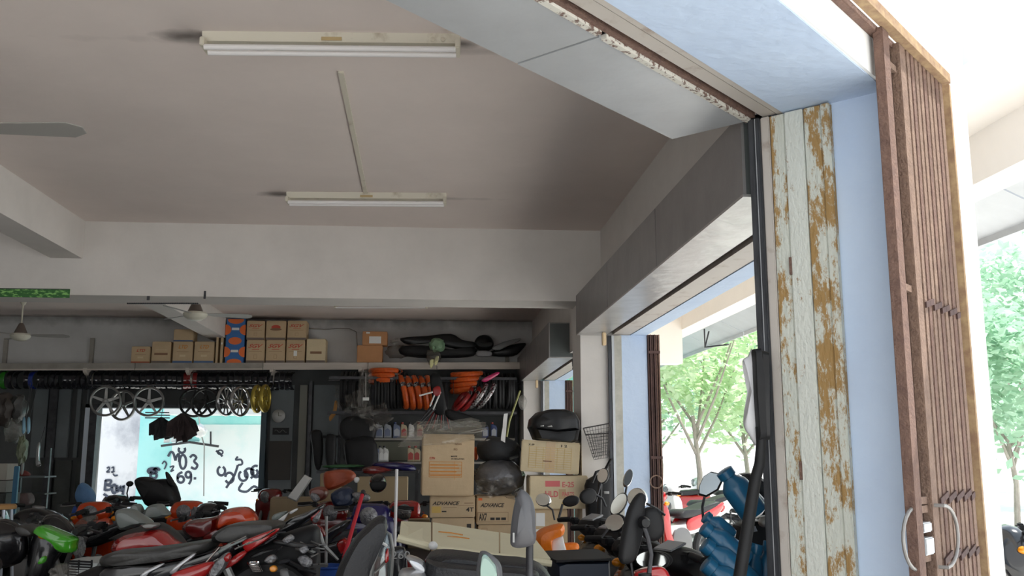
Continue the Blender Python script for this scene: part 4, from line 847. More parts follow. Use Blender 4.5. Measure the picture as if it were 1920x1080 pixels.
c8 = carton(975, 828, 1084, 890, 8.55, .4, 'tilted pale carton with a printed chart and clear tape, under the black top box', mt=m_card2, base=c7.location.z+c7['h']+.03, rz=-.12, ry=.06, tape='v',
    prints=[('[]', .14, .14, .72, .66, m_ochrep, 9, 6), ('X-29', .12, .84, .1, .06, m_black), ('I 2', .68, .84, .1, .08, m_black), ('#', .38, .35, .15, .035, m_brownp)])
tb = thing('motorcycle_top_box', 'black rounded motorcycle top box on the tilted carton', 'top box', PY(1036, 828, 8.7))
def tbpts(D, k=0): return [(990, 800), (1000, 779), (1022, 769), (1050, 768), (1075, 775), (1082, 795), (1083, 803), (1040, 806), (992, 803)]
slab('lid', [(990, 802), (993, 786), (1005, 774), (1030, 768), (1055, 768), (1076, 775), (1084, 790), (1085, 808), (1040, 813), (994, 808)], 8.72, .40, m_blackp, tb, inset=.10, crown=.08, smooth=False)
slab('base_shell', [(991, 803), (1040, 808), (1084, 805), (1080, 826), (1070, 832), (1030, 829), (1000, 824)], 8.72, .38, m_blackp, tb, inset=.1, smooth=False)
slab('silver_emblem', [(1013, 798), (1020, 797), (1020, 800), (1013, 800)], 8.49, .012, m_alug, tb, smooth=False); slab('silver_emblem', [(1026, 799), (1035, 797), (1036, 801), (1026, 801)], 8.49, .012, m_alug, tb, smooth=False)
for i in range(6): MB().tube([PY(1060, 800+i*4.5, 8.5), PY(1082, 800+i*4.5, 8.55)], .004, 4).build('side_rib', m_mblack, tb)
# wire basket + bicycle in the corner by the middle pillar
bk = thing('wire_basket', 'dark wire basket hanging tilted in front of the middle pillar', 'basket', PY(1120, 825, 8.4))
m_wire = mat('dark_wire', (.05, .045, .045), .5, .4)
T = [PY(1094, 803, 8.35), PY(1143, 794, 8.35), PY(1148, 812, 8.6), PY(1098, 815, 8.62)]; Bt = [PY(1112, 858, 8.38), PY(1138, 852, 8.38), PY(1140, 858, 8.55), PY(1114, 862, 8.56)]
MB().tube(T+[T[0]], .006, 6).build('rim_wire', m_wire, bk); mb = MB()
for s in range(4):
    a0_, a1_, b0_, b1_ = T[s], T[(s+1) % 4], Bt[s], Bt[(s+1) % 4]
    for i in range(9): mb.tube([a0_.lerp(a1_, i/9), b0_.lerp(b1_, i/9)], .0022, 4)
    for i in range(1, 9): mb.tube([a0_.lerp(b0_, i/8), a1_.lerp(b1_, i/8)], .0022, 4)
mb.build('wire_mesh', m_wire, bk)['kind'] = 'stuff'
bz = thing('black_bicycle', 'black bicycle handlebar and frame standing dark below the wire basket', 'bicycle', PY(1125, 1040, 8.45))
MB().tube([PY(1110, 905, 8.2), PY(1118, 885, 8.2), PY(1135, 880, 8.25), PY(1146, 860, 8.2)], .013, 6).build('handlebar', m_mblack, bz)
MB().tube([PY(1126, 882, 8.25), PY(1124, 960, 8.3), PY(1120, 1040, 8.3)], .02, 6).build('head_tube', m_mblack, bz)
MB().torus(V((PY(1118, 1090, 8.3).x, 8.32, FLZ+.32)), .30, .02, V((.7, .7, 0)), 28, 6).build('front_wheel', m_tyre, bz, True)
slab('chain_case', [(1100, 900), (1140, 890), (1146, 930), (1140, 990), (1105, 1000), (1098, 940)], 8.45, .12, m_mblack, bz)
slab('badge', [(1132, 921), (1142, 921), (1142, 926), (1132, 926)], 8.33, .01, m_alug, bz, smooth=False)
# ================================================================== left background clutter
def lcl(name, pts, D, th, mt, label, cat, **k):
    o = px_slab_thing(name, pts, D, th, mt, label, cat, **k)
    if cat in ('sachet', 'wrench') and D < 14: t_ = PY(pts[0][0]+1, pts[0][1]+1, D); hang(o, PY(pts[0][0]+2, pts[0][1]+8, D), V((t_.x, 13.2, 2.42)) if cat == 'sachet' else V((t_.x, 13.58, min(t_.z+.25, 2.3))))
    return o
m_brbag = mat('brown_dark_bags', (.045, .035, .03), .5, var=.4, vscale=6, bump=.6, bscale=8)
px_blob('hanging_bag', -15, 735, 30, 800, 13.2, .3, m_brbag, 'dark brown bag bundle hanging at the left edge below the green mudguards', 'bag', 11, .3)
px_blob('hanging_bag', 20, 740, 52, 790, 13.3, .3, mat('dull_grey_bag', (.06, .06, .058), .4, var=.4, vscale=6, bump=.6, bscale=8), 'dull grey bag hanging beside the brown bundle', 'bag', 12, .3)
px_blob('hanging_bag', 8, 785, 46, 830, 13.2, .25, m_film2, 'translucent crumpled bag hanging lower at the left', 'bag', 13, .4)
hb_ = px_blob('hanging_bag', 32, 818, 52, 868, 13.1, .2, mat('olive_bag', (.16, .18, .11), .5, var=.4, vscale=9), 'olive thin bag hanging over the tool shelf', 'bag', 14, .4)
hang(hb_, PY(42, 835, 13.1), V((PY(42, 822, 13.1).x, 13.2, 2.42)))
for i, px in enumerate((43, 52)): o = lcl('blue_sachet', [(px, 785), (px+4, 784), (px+4, 808), (px-1, 812)], 13.0, .03, mat('pale_blue_foil', (.18, .34, .45), .3, .3), 'pale blue foil sachet hanging at the left, %s of two' % ('left', 'right')[i], 'sachet')
tsb = thing('tool_shelf', 'dark shelf with small tools at the left of the far room', 'shelf', PY(55, 893, 13.6))
a, b_ = PY(28, 896, 13.4), PY(84, 893, 13.4); abox('shelf_board', a.x, b_.x, 13.4, 13.8, a.z, b_.z, m_panel, tsb)
a, b_ = PY(28, 928, 13.4), PY(84, 925, 13.4); abox('shelf_board', a.x, b_.x, 13.4, 13.8, a.z, b_.z, m_paneld, tsb)
for px in (30, 82): a = PY(px, 1000, 13.6); abox('upright', a.x-.02, a.x+.02, 13.55, 13.6, FLZ, PY(0, 840, 13.6).z, m_dark, tsb)
lcl('red_tool', [(38, 884), (46, 882), (55, 887), (55, 892), (38, 892)], 13.5, .08, mat('dull_red', (.25, .06, .05), .6), 'small red tool on the dark tool shelf', 'tool')
lcl('steel_wrench', [(70, 834), (75, 832), (74, 866), (77, 872), (71, 876), (67, 868)], 13.4, .03, m_silv, 'steel wrench hanging over the tool shelf', 'wrench')
lcl('steel_wrench', [(41, 868), (45, 868), (43, 888), (39, 888)], 13.4, .03, m_alug, 'short grey wrench hanging left of the longer one', 'wrench')
lcl('tool_box', [(30, 930), (56, 924), (60, 944), (34, 948)], 13.3, .2, mat('reddish_grey_box', (.13, .09, .085), .7, var=.3, vscale=10), 'dull reddish grey box under the tool shelf', 'box')
carton(-20, 870, 14, 900, 11.6, .3, 'pale carton at the left edge beside the blue post', mt=mat('pale_grey_board', (.40, .38, .33), .8, var=.1), base=PY(0, 900, 11.6).z, tape=None)
carton(-20, 902, 12, 920, 11.6, .3, 'grey carton under the pale one at the left edge', mt=mat('mid_grey_board', (.26, .26, .24), .8, var=.1), base=PY(0, 920, 11.6).z-.02, tape=None)
cs = thing('cupboard', 'dark cupboard at the left edge carrying the pale cartons', 'cupboard', PY(0, 1000, 11.7))
a, b_ = PY(-25, 921, 11.65), PY(14, 921, 11.65); abox('body', a.x, b_.x, 11.62, 12.0, FLZ, PY(0, 921, 11.6).z-.025, m_paneld, cs); abox('door', a.x+.02, b_.x-.02, 11.6, 11.62, FLZ+.05, PY(0, 925, 11.6).z-.03, m_paneld, cs)
a = PY(25, 960, 11.4); tag(MB().box((a.x, 11.4, (FLZ+PY(0, 874, 11.4).z)/2), (.05, .05, PY(0, 874, 11.4).z-FLZ), bev=.006).box((a.x, 11.4, FLZ+.01), (.16, .16, .02)).build('blue_post', mat('teal_blue_paint', (.02, .13, .24), .4)), 'slim blue steel post at the left beside the tool shelf', 'post')
st = thing('stool', 'stool with orange wooden seat and white legs at the left edge', 'stool', PY(0, 1020, 8.2))
a = PY(-2, 948, 8.2); MB().lathe([(.10, -.03), (.13, -.025), (.13, .0), (.12, .01)], a, 20).build('seat', mat('orange_wood', (.45, .24, .08), .5), st, True)
for dx, dy in ((-1, -1), (1, -1), (-1, 1), (1, 1)): MB().tube([a+V((dx*.07, dy*.07, -.03)), V((a.x+dx*.14, a.y+dy*.14, FLZ))], .013, 6).build('leg', m_alu, st)
# blue tarp and dark cover near the doorway
px_slab_thing('blue_tarpaulin', [(155, 905), (174, 922), (176, 940), (160, 948), (148, 942), (144, 925)], 11.5, .18, mat('blue_tarp', (.10, .22, .42), .55, var=.15, bump=.5, bscale=9), 'pale blue folded tarpaulin peak in front of the door frame', 'tarpaulin')
px_slab_thing('blue_cloth', [(140, 950), (150, 944), (146, 962), (136, 968)], 11.4, .1, mat('strong_blue', (.02, .08, .38), .5), 'strong blue cloth corner under the blue tarpaulin', 'cloth')
a = PY(160, 945, 11.5); tq = thing('storage_trolley', 'dark trolley under the blue tarpaulin by the door frame', 'trolley', (a.x, 11.6, FLZ)); abox('trolley_top', a.x-.25, a.x+.2, 11.35, 11.85, a.z-.10, a.z+.0, m_paneld, tq)
for dx in (-.22, .17):
    for y in (11.38, 11.82): abox('leg', a.x+dx-.02, a.x+dx+.02, y-.02, y+.02, FLZ, a.z-.10, m_dark, tq)
# ================================================================== motorcycles
m_bred_ = mat('red_gloss_paint', (.42, .012, .012), .18, coat=.8); m_borange = mat('orange_red_gloss', (.62, .055, .008), .2, coat=.7); m_bgreen = mat('green_gloss_paint', (.06, .38, .02), .22, coat=.6)
m_bblack = mat('black_gloss_paint', (.012, .012, .014), .2, coat=.5); m_bgrey = mat('grey_green_cowl', (.20, .23, .22), .35, coat=.2); m_bsilver = mat('silver_paint', (.50, .51, .53), .28, .5, coat=.4); m_bblue = mat('blue_violet_paint', (.010, .008, .085), .25, coat=.5)
m_dkred = mat('deep_red_paint', (.16, .008, .008), .2, coat=.6); m_bwhite = mat('white_gloss_paint', (.72, .72, .72), .25, coat=.4)
m_seat = mat('black_vinyl', (.014, .0145, .017), .42, spec=.4, bump=.25, bscale=120, var=.15, vscale=4); m_dseat = mat('dusty_wrapped_seat', (.034, .033, .031), .38, var=.3, vscale=6, bump=.4, bscale=10)
m_eng = mat('dull_engine_metal', (.16, .16, .16), .5, .6); m_chrome = mat('chrome', (.7, .7, .7), .12, 1); m_lens = mat('clear_lamp_lens', (.34, .34, .35), .1, .4, bump=.6, bscale=60, col2=(.15, .15, .16), thr=.5, thrw=.15, vscale=28)
m_amber = mat('amber_lens', (.9, .32, .01), .25, coat=.4); m_tail = mat('red_lens', (.35, .01, .01), .15, coat=.5); m_glassm = mat('mirror_glass', (.62, .61, .56), .06, 1); m_screen = mat('grey_display', (.34, .34, .35), .2)
m_navy = mat('navy_plastic', (.02, .03, .05), .4, var=.1)
YV = V((0, 1, 0)); ZV = V((0, 0, 1)); XV = V((1, 0, 0))
def xz(pts, y=0): return [V((a, y, b)) for a, b in pts]
def bike(label, loc, deg, body, style='cub', cowl=True, bare=False, second=None, seat=None, group=None, bars=True, dash=False, indic=True, tilt=0):
    second = second or m_mblack; seat = seat or m_seat
    r = thing('motorcycle', label, 'motorcycle', (loc[0], loc[1], loc[2] if len(loc) > 2 else FLZ), group, local=True, rz=math.radians(deg))
    r.rotation_euler = (tilt, 0, math.radians(deg))
    wr = .285
    for nm_, x in (('front_wheel', .63), ('rear_wheel', -.60)):
        t = MB().torus((x, 0, wr), wr-.04, .04, YV, 30, 8).build('tyre', m_tyre, r, True)
        mb = MB().torus((x, 0, wr), wr-.085, .012, YV, 26, 6, rx=.028).lathe([(.04, -.05), (.04, .05)], (x, 0, wr), 12, YV)
        for k in range(5):
            a = 2*math.pi*k/5; d = V((math.cos(a), 0, math.sin(a))); mb.tube([V((x, 0, wr))+d*.03, V((x, 0, wr))+d*(wr-.09)], .011, 5)
        mb.build('rim', m_eng, r, True)
    for s in (-1, 1): MB().tube([(.63, s*.075, wr), (.46, s*.07, .78)], [.018, .022], 8).build('fork', m_eng, r, True)
    MB().torus((.63, 0, wr), wr+.03, .008, YV, 14, 6, a0=-.2, a1=1.9, rx=.055).build('front_fender', body if style != 'scooter' else second, r, True)
    MB().pillow(xz([(.22, .32), (.20, .55), (-.02, .58), (-.16, .45), (-.14, .28), (.05, .24)]), YV, .24, .12, .05).build('engine', m_eng, r, True)
    MB().tube([(.18, -.12, .34), (.05, -.14, .24), (-.25, -.15, .25), (-.85, -.17, .38)], [.018, .02, .04, .042], 10).build('exhaust', m_eng, r, True)
    MB().tube([(-.05, .1, .28), (-.12, .26, .01)], .011, 6).build('side_stand', m_eng, r)
    if style == 'cub':
        MB().pillow(xz([(.50, .86), (.42, .90), (.33, .78), (.30, .48), (.24, .34), (.34, .33), (.43, .52)]), YV, .34, .10, .03).build('leg_shield', body, r, True)
        MB().pillow(xz([(.35, .60), (.10, .58), (-.18, .66), (-.70, .80), (-.78, .72), (-.45, .52), (-.12, .46), (.25, .46)]), YV, .20, .12, .05).build('body_panel', second, r, True)
        for s in (-1, 1): MB().pillow(xz([(-.08, .66), (-.40, .74), (-.80, .86), (-.74, .74), (-.42, .58), (-.10, .52)], s*.115), YV, .05, .16, .05).build('side_panel', body, r, True)
        MB().pillow(xz([(.08, .70), (.0, .78), (-.25, .78), (-.50, .84), (-.72, .87), (-.76, .83), (-.45, .74), (-.1, .67)]), YV, .25, .10, .05).build('seat', seat, r, True)
        if cowl: MB().pillow(xz([(.52, .93), (.46, 1.02), (.34, 1.03), (.29, .96), (.38, .88), (.48, .86)]), YV, .24, .15, .1).build('headlamp_cowl', second if dash else body, r, True)
        if cowl: MB().lathe([(.07, -.02), (.075, 0), (.05, .025), (.01, .03)], (.51, 0, .93), 16, V((1, 0, -.1))).build('headlamp', m_lens, r, True)
    elif style == 'sport':
        if not bare: MB().pillow(xz([(.30, .82), (.24, .95), (.08, 1.00), (-.12, .93), (-.26, .78), (-.20, .68), (.05, .64), (.26, .68)]), YV, .30, .12, .10).build('tank', body, r, True)
        if not bare: MB().lathe([(.055, 0), (.055, .012), (.04, .016)], (.06, 0, .995), 20, V((-.1, 0, 1))).build('tank_cap', m_alug, r, True)
        if not bare: MB().pillow(xz([(.62, .88), (.50, 1.02), (.36, .98), (.30, .72), (.30, .40), (.45, .45), (.50, .68)]), YV, .30, .14, .10).build('fairing', second if second is not m_mblack else body, r, True)
        MB().pillow(xz([(-.18, .80), (-.26, .84), (-.52, .84), (-.60, .80), (-.4, .74), (-.2, .73)]), YV, .24, .1, .05).build('seat', seat, r, True)
        MB().pillow(xz([(-.35, .74), (-.60, .84), (-.88, .98), (-.86, .90), (-.60, .70), (-.36, .64)]), YV, .20, .14, .08).build('tail_cowl', body, r, True)
        MB().lathe([(.07, -.02), (.075, 0), (.05, .025), (.01, .03)], (.58, 0, .84), 16, V((1, 0, -.1))).build('headlamp', m_lens, r, True)
    else:
        MB().pillow(xz([(.50, .92), (.42, .94), (.34, .70), (.30, .36), (.38, .34), (.48, .60)]), YV, .40, .10, .04).build('leg_shield', body, r, True)
        MB().pillow(xz([(.34, .34), (.30, .28), (-.05, .27), (-.05, .34)]), YV, .34, .08, .0).build('floorboard', second, r, True)
        MB().pillow(xz([(-.02, .72), (-.06, .40), (-.30, .34), (-.75, .50), (-.86, .74), (-.5, .76)]), YV, .34, .12, .08).build('body_panel', body, r, True)
        MB().pillow(xz([(.0, .76), (-.04, .82), (-.35, .84), (-.80, .86), (-.84, .80), (-.4, .74)]), YV, .30, .1, .05).build('seat', seat, r, True)
        MB().pillow(xz([(.54, .94), (.46, 1.05), (.32, 1.02), (.32, .92), (.45, .86)]), YV, .26, .15, .1).build('headlamp_cowl', body, r, True)
        MB().lathe([(.07, -.02), (.08, 0), (.05, .025), (.01, .03)], (.53, 0, .95), 16, V((1, 0, -.1))).build('headlamp', m_lens, r, True)
    MB().pillow(xz([(-.80, .80), (-.86, .84), (-.90, .78), (-.84, .72)]), YV, .14, .12, .1).build('tail_lamp', m_tail, r, True)
    MB().pillow(xz([(-.72, .62), (-.78, .60), (-.96, .36), (-.92, .34)]), YV, .14, .06, 0).build('rear_fender', m_mblack, r, True)
    if bars:
        MB().tube([(.30, -.33, 1.00), (.33, -.2, 1.01), (.40, -.06, .97), (.40, .06, .97), (.33, .2, 1.01), (.30, .33, 1.00)], .012, 8).build('handlebar', m_dark, r, True)
        for s in (-1, 1):
            g = MB().tube([(.325, s*.22, 1.01), (.295, s*.35, 1.0)], .019, 10).build('grip', m_mblack, r, True)
            MB().tube([(.34, s*.20, 1.0), (.385, s*.28, .99), (.37, s*.34, .99)], .007, 6).build('lever', m_eng, r, True)
            MB().box((.33, s*.185, 1.0), (.06, .06, .05), bev=.012).build('switch_box', m_mblack, r)
    if indic:
        for s in (-1, 1):
            MB().blob((.40, s*.19, .88), (.04, .03, .025), 1, .05).build('turn_signal', m_amber, r, True)
    if dash: MB().box((.36, 0, 1.035), (.10, .15, .012), (V((.9, 0, .35)).normalized(), YV, V((-.35, 0, .9)).normalized()), .005).build('display', m_screen, r)
    return r
def rootlocal(r, wp):
    """world point -> the thing's own coordinates"""
    return M4.LocRotScale(r.location, r.rotation_euler, None).inverted() @ V(wp)
def mirror(r, px, py, D, rx, rz, rot=0, yaw=0, stem=None, SD_=None, back=False, mt=None, round_=True, pts=None, th=.03):
    """mirror head centred on a pixel at depth D; half sizes in pixels; glass towards the camera unless back"""
    c = PY(px, py, D); s = D/1800; nv = V((math.sin(yaw if back else yaw-.62), -math.cos(yaw if back else yaw-.62), -.05 if back else .20)).normalized(); ax = nv.cross(ZV).normalized()*-1; az = ax.cross(nv)*1
    if az.z < 0: az = -az
    if pts is None: pts = [(math.cos(t), math.sin(t)) for t in [2*math.pi*i/18 for i in range(18)]]
    def P(k, off): 
        o = []
        for x, z in pts:
            X, Z = x*rx*s*k, z*rz*s*k; o.append(c+ax*(X*math.cos(rot)-Z*math.sin(rot))+az*(X*math.sin(rot)+Z*math.cos(rot))+nv*off)
        return o
    L = (lambda ps: [rootlocal(r, p) for p in ps]) if r.get('_local') else (lambda ps: ps)
    nl = (L([c+nv])[0]-L([c])[0])
    sg = -1 if back else 1
    m_h = MB().pillow(L(P(1, -sg*th*.5)), nl, th, .10, .10, False).build('mirror_shell', mt or m_mblack, r, True)
    g = MB().prism(L(P(.88, sg*.004+ (0 if sg > 0 else -.006))), nl*(sg*.003)).build('mirror_glass', m_glassm, r)
    if stem:
        q = [PY(x, y, SD_ or D) for x, y in stem]; MB().tube(L(q), .0065 if not back else .008, 8).build('mirror_stem', m_dark, r, True)
# -------- right group of black bikes, noses towards the side opening
def at_bar(px, py, D, deg, **k):
    """ground position that brings the middle of the handlebar (x=.38) to this pixel column and depth"""
    p = PY(px, py, D); a = math.radians(deg); return (p.x-.38*math.cos(a), p.y-.38*math.sin(a), FLZ)
RG = 'motorcycles parked inside the near side opening'
b1 = bike('black motorcycle beside the pink lettered carton, farthest of the group at the side opening', at_bar(1115, 960, 6.9, 24), 24, m_bblack, 'cub', dash=True, group=RG)
b2 = bike('black motorcycle with grey display, second from the cartons at the side opening', at_bar(1150, 985, 6.1, 24), 24, m_bblack, 'cub', dash=True, group=RG)
b3 = bike('black motorcycle with round mirrors in front of the middle pillar', at_bar(1190, 1005, 5.3, 24), 24, m_bblack, 'cub', dash=True, group=RG)
b4 = bike('black motorcycle with red and white side panels beside the blue bottles', at_bar(1262, 1010, 4.75, 22), 22, m_bred_, 'cub', second=m_mblack, dash=True, group=RG)
mirror(b1, 1130, 892, 6.9, 11, 15, -.25, .2, [(1127, 906), (1117, 940)])
mirror(b1, 1018, 937, 6.8, 15, 12, -.2, .2, [(1023, 946), (1036, 956), (1040, 975)], mt=m_chrome)
mirror(b1, 1101, 930, 6.6, 17, 14, .4, .3, [(1110, 924), (1130, 935), (1136, 950)], back=True)
mirror(b2, 1071, 939, 6.1, 16, 10, .2, -.2, [(1055, 945), (1048, 970)], back=True)
mirror(b2, 1178, 896, 6.0, 8, 18, -.35, .6, [(1175, 912), (1171, 935)], mt=m_chrome)
mirror(b2, 1160, 945, 5.7, 13, 24, -.55, .3, [(1166, 965), (1164, 1000)])
mirror(b3, 1194, 934, 5.3, 19, 20, .5, .1, [(1212, 944), (1232, 954), (1247, 966)], mt=m_chrome)
mirror(b3, 1153, 980, 5.1, 22, 17, .15, -.1, [(1140, 992), (1128, 1008)])
mirror(b4, 1331, 908, 4.6, 18, 27, -.45, .2, [(1321, 932), (1317, 950), (1319, 980)], pts=[(-.6, -1), (.2, -.9), (1, -.1), (1.0, .7), (.4, 1), (-.5, .85), (-1, .3), (-.95, -.5)])
# orange plastic bag on the handlebar
m_orb = mat('orange_plastic_bag', (.85, .20, .01), .35, var=.12, vscale=6, bump=.9, bscale=9)
ob_ = thing('orange_bag', 'bright orange plastic bag with white print hanging on a black handlebar grip', 'plastic bag', PY(1030, 1015, 5.9))
slab('bag_body', [(1003, 1005), (1012, 994), (1030, 986), (1055, 982), (1056, 1000), (1040, 1003), (1032, 1020), (1033, 1047), (1015, 1040), (1004, 1025)], 5.9, .14, m_orb, ob_, crown=.25)
slab('bag_body', [(1040, 1022), (1062, 1018), (1082, 1018), (1084, 1030), (1060, 1036), (1040, 1036)], 5.9, .08, m_orb, ob_)
slab('white_print', [(1033, 1010), (1055, 1004), (1058, 1018), (1062, 1032), (1045, 1038), (1033, 1040)], 5.86, .03, m_paper, ob_, smooth=False)
# big black mirrors near the camera
mb_ = thing('motorcycle', 'black scooter whose tall black mirror and stem stand nearest at the side opening', 'motorcycle', (.78, 3.45, 0), local=False)
P3 = 3.55
slab('mirror_shell', [(1196, 927), (1205, 926), (1206, 940), (1203, 985), (1196, 1025), (1185, 1052), (1170, 1058), (1163, 1046), (1168, 1005), (1180, 955)], P3, .035, m_mblack, mb_, yaw=.5, crown=.15)
slab('mirror_shell', [(1203, 958), (1222, 950), (1236, 958), (1244, 985), (1240, 1005), (1225, 1015), (1208, 1008), (1200, 985)], P3+.08, .05, m_mblack, mb_, crown=.15)
slab('mirror_socket', [(1198, 972), (1208, 968), (1217, 974), (1217, 985), (1208, 992), (1198, 986)], P3-.02, .05, m_blackp, mb_, crown=.2)
MB().tube([PY(1207, 985, P3-.04), PY(1215, 1010, P3-.04), PY(1221, 1040, P3-.04), PY(1217, 1075, P3-.04), PY(1213, 1110, P3-.04)], .0085, 8).build('mirror_stem', m_dark, mb_, True)
MB().tube([PY(1209, 1075, P3-.04), PY(1211, 1100, P3-.04)], .024, 12).build('stem_boot', m_mblack, mb_, True)
MB().tube([PY(1178, 1026, P3+.1), PY(1184, 1060, P3+.1), PY(1190, 1100, P3+.1)], .005, 6).build('cable', m_dark, mb_)
MB().pillow([PY(1230+0*1+31*math.cos(t), 1050+17*math.sin(t), P3+.37) for t in [2*math.pi*i/20 for i in range(20)]], V((0, 1, 0)), .03, .1, .1, False).build('mirror_shell', m_mblack, mb_, True)
mirror(mb_, 1222, 1050, P3+.33, 32, 17, 0, .3)
c0 = PY(1215, 1100, P3)
MB().pillow([V((c0.x-.22, 3.6, .80)), V((c0.x-.18, 3.6, .98)), V((c0.x+.1, 3.6, 1.02)), V((c0.x+.28, 3.6, .94)), V((c0.x+.22, 3.6, .78))], YV, .3, .12, .1).build('front_cowl', m_blackp, mb_, True)
MB().pillow([V((c0.x-.1, 3.6, .80)), V((c0.x+.12, 3.6, .80)), V((c0.x+.15, 3.6, .35)), V((c0.x-.1, 3.6, .35))], YV, .36, .1, .05).build('leg_shield', m_bred_, mb_, True)
MB().torus((c0.x+.1, 3.55, .27), .22, .045, YV, 26, 8).build('front_wheel', m_tyre, mb_, True)
MB().torus((c0.x-1.0, 3.75, .27), .22, .045, YV, 26, 8).build('rear_wheel', m_tyre, mb_, True)
MB().pillow([V((c0.x-.1, 3.65, .4)), V((c0.x-.5, 3.7, .72)), V((c0.x-1.2, 3.75, .80)), V((c0.x-1.1, 3.75, .4)), V((c0.x-.5, 3.7, .3))], V((-.1, 1, 0)), .3, .12, .05).build('body_panel', m_mblack, mb_, True)
slab('red_panel', [(1190, 1072), (1225, 1062), (1245, 1064), (1252, 1085), (1200, 1090)], P3+.05, .06, m_bred_, mb_)
# dark navy storage lid
nv_ = thing('storage_bin', 'dark navy plastic bin body in front of the orange bag', 'bin', PY(1080, 1080, 4.9))
slab('bin_body', [(1030, 1046), (1045, 1041), (1134, 1040), (1136, 1085), (1140, 1180), (1035, 1180)], 4.95, .35, m_navy, nv_, inset=.06, smooth=False)
slab('bin_rim', [(1028, 1041), (1135, 1037), (1136, 1042), (1029, 1046)], 4.95, .38, m_mblack, nv_, inset=.03, smooth=False)
a = PY(1085, 1180, 4.95); MB().box((a.x, 4.97, (a.z+.02+FLZ)/2), (.26, .3, a.z+.02-FLZ), bev=.02).build('bin_foot', m_mblack, nv_)
# blue bottles sheaf
m_bbot = mat('blue_bottle_plastic', (.012, .11, .22), .3, coat=.15, var=.1, vscale=5)
def blue_bottle(p0, p1, R, D, label, D1=None):
    """base pixel p0 -> mouth pixel p1"""
    a, b_ = PY(*p0, D), PY(*p1, D1 or D); L = (b_-a).length; d = (b_-a)/L
    r = thing('blue_bottle', label, 'bottle', a, 'empty blue plastic bottles beside the corner pillar')
    MB().lathe([(R*.6, 0), (R*.95, .012), (R, .03), (R, L*.62), (R*.92, L*.70), (R*.52, L*.82), (R*.5, L*.86)], a, 20, d).build('body', m_bbot, r, True)
    MB().lathe([(R*.56, L*.85), (R*.62, L*.86), (R*.62, L*.99), (R*.55, L)], a, 16, d).build('cap', m_bbot, r, True)
bl = [((1418, 968), (1357, 882), .062, 4.15, 'upper left, leaning with its cap beside the mirror'), ((1372, 1012), (1322, 968), .045, 4.1, 'small tilted one under the leaning bottle'), ((1402, 1056), (1318, 988), .050, 4.0, 'second in the slanted pile'), ((1412, 1098), (1320, 1020), .054, 3.95, 'third in the slanted pile'), ((1420, 1140), (1322, 1056), .058, 3.9, 'lowest in the slanted pile'),
      ((1392, 1150), (1420, 1020), .044, 4.05, 'upright one left of the guide rail, left'), ((1428, 1150), (1444, 1015), .046, 4.08, 'upright one touching the guide rail, right')]
for p0, p1, R, D, l in bl: blue_bottle(p0, p1, R, D, 'blue bottle by the corner pillar, '+l)
bb = thing('bottle_crate', 'dark crate under the blue bottles by the corner pillar', 'crate', (1.3, 4.15, FLZ))
zt2 = PY(1400, 1150, 4.0).z-.02
for z in [FLZ+.02+i*(zt2-FLZ-.04)/5 for i in range(6)]:
    abox('crate_slat', 1.02, 1.38, 3.90, 3.915, z, z+.06, m_mblack, bb); abox('crate_slat', 1.02, 1.38, 4.28, 4.295, z, z+.06, m_mblack, bb)
abox('crate_base', 1.02, 1.38, 3.915, 4.28, FLZ, FLZ+.02, m_mblack, bb)
for x in (1.02, 1.37):
    for y in (3.915, 4.27): abox('crate_post', x, x+.012, y, y+.012, FLZ, zt2, m_mblack, bb)
# scooter part behind the bottles
sb = thing('motorcycle', 'black motorcycle headlamp cowl with carrier rack behind the blue bottles', 'motorcycle', (1.35, 4.7, FLZ))
slab('headlamp_cowl', [(1385, 895), (1398, 886), (1418, 892), (1440, 912), (1452, 925), (1452, 960), (1420, 965), (1398, 950), (1390, 920)], 4.55, .16, m_blackp, sb)
slab('silver_strip', [(1383, 893), (1392, 893), (1432, 935), (1438, 945), (1424, 941), (1402, 915)], 4.45, .03, m_bsilver, sb)
for y in (968, 976): MB().tube([PY(1362, y-6, 4.4), PY(1400, y, 4.4), PY(1455, y-2, 4.5)], .006, 6).build('carrier_rod', m_alug, sb)
for x in (1370, 1390, 1440): MB().tube([PY(x, 958, 4.4), PY(x, 980, 4.4)], .006, 6).build('carrier_rod', m_alug, sb)
slab('chrome_lamp', [(1424, 975), (1436, 968), (1448, 978), (1440, 990), (1426, 986)], 4.35, .05, m_alug, sb); slab('body_panel', [(1380, 985), (1455, 975), (1460, 1060), (1400, 1080)], 4.62, .18, m_mblack, sb)
slab('white_plate', [(1404, 989), (1416, 986), (1420, 996), (1409, 999)], 4.3, .01, m_screen, sb, smooth=False)
for x in (1.15, 1.62): MB().torus((x, 4.75, FLZ+.27), .21, .04, YV, 24, 8).build('wheel', m_tyre, sb, True)
MB().pillow([V((1.12, 4.75, .4)), V((1.2, 4.75, .95)), V((1.6, 4.75, 1.0)), V((1.62, 4.75, .4))], YV, .16, .1, .05).build('frame_cover', m_mblack, sb, True)
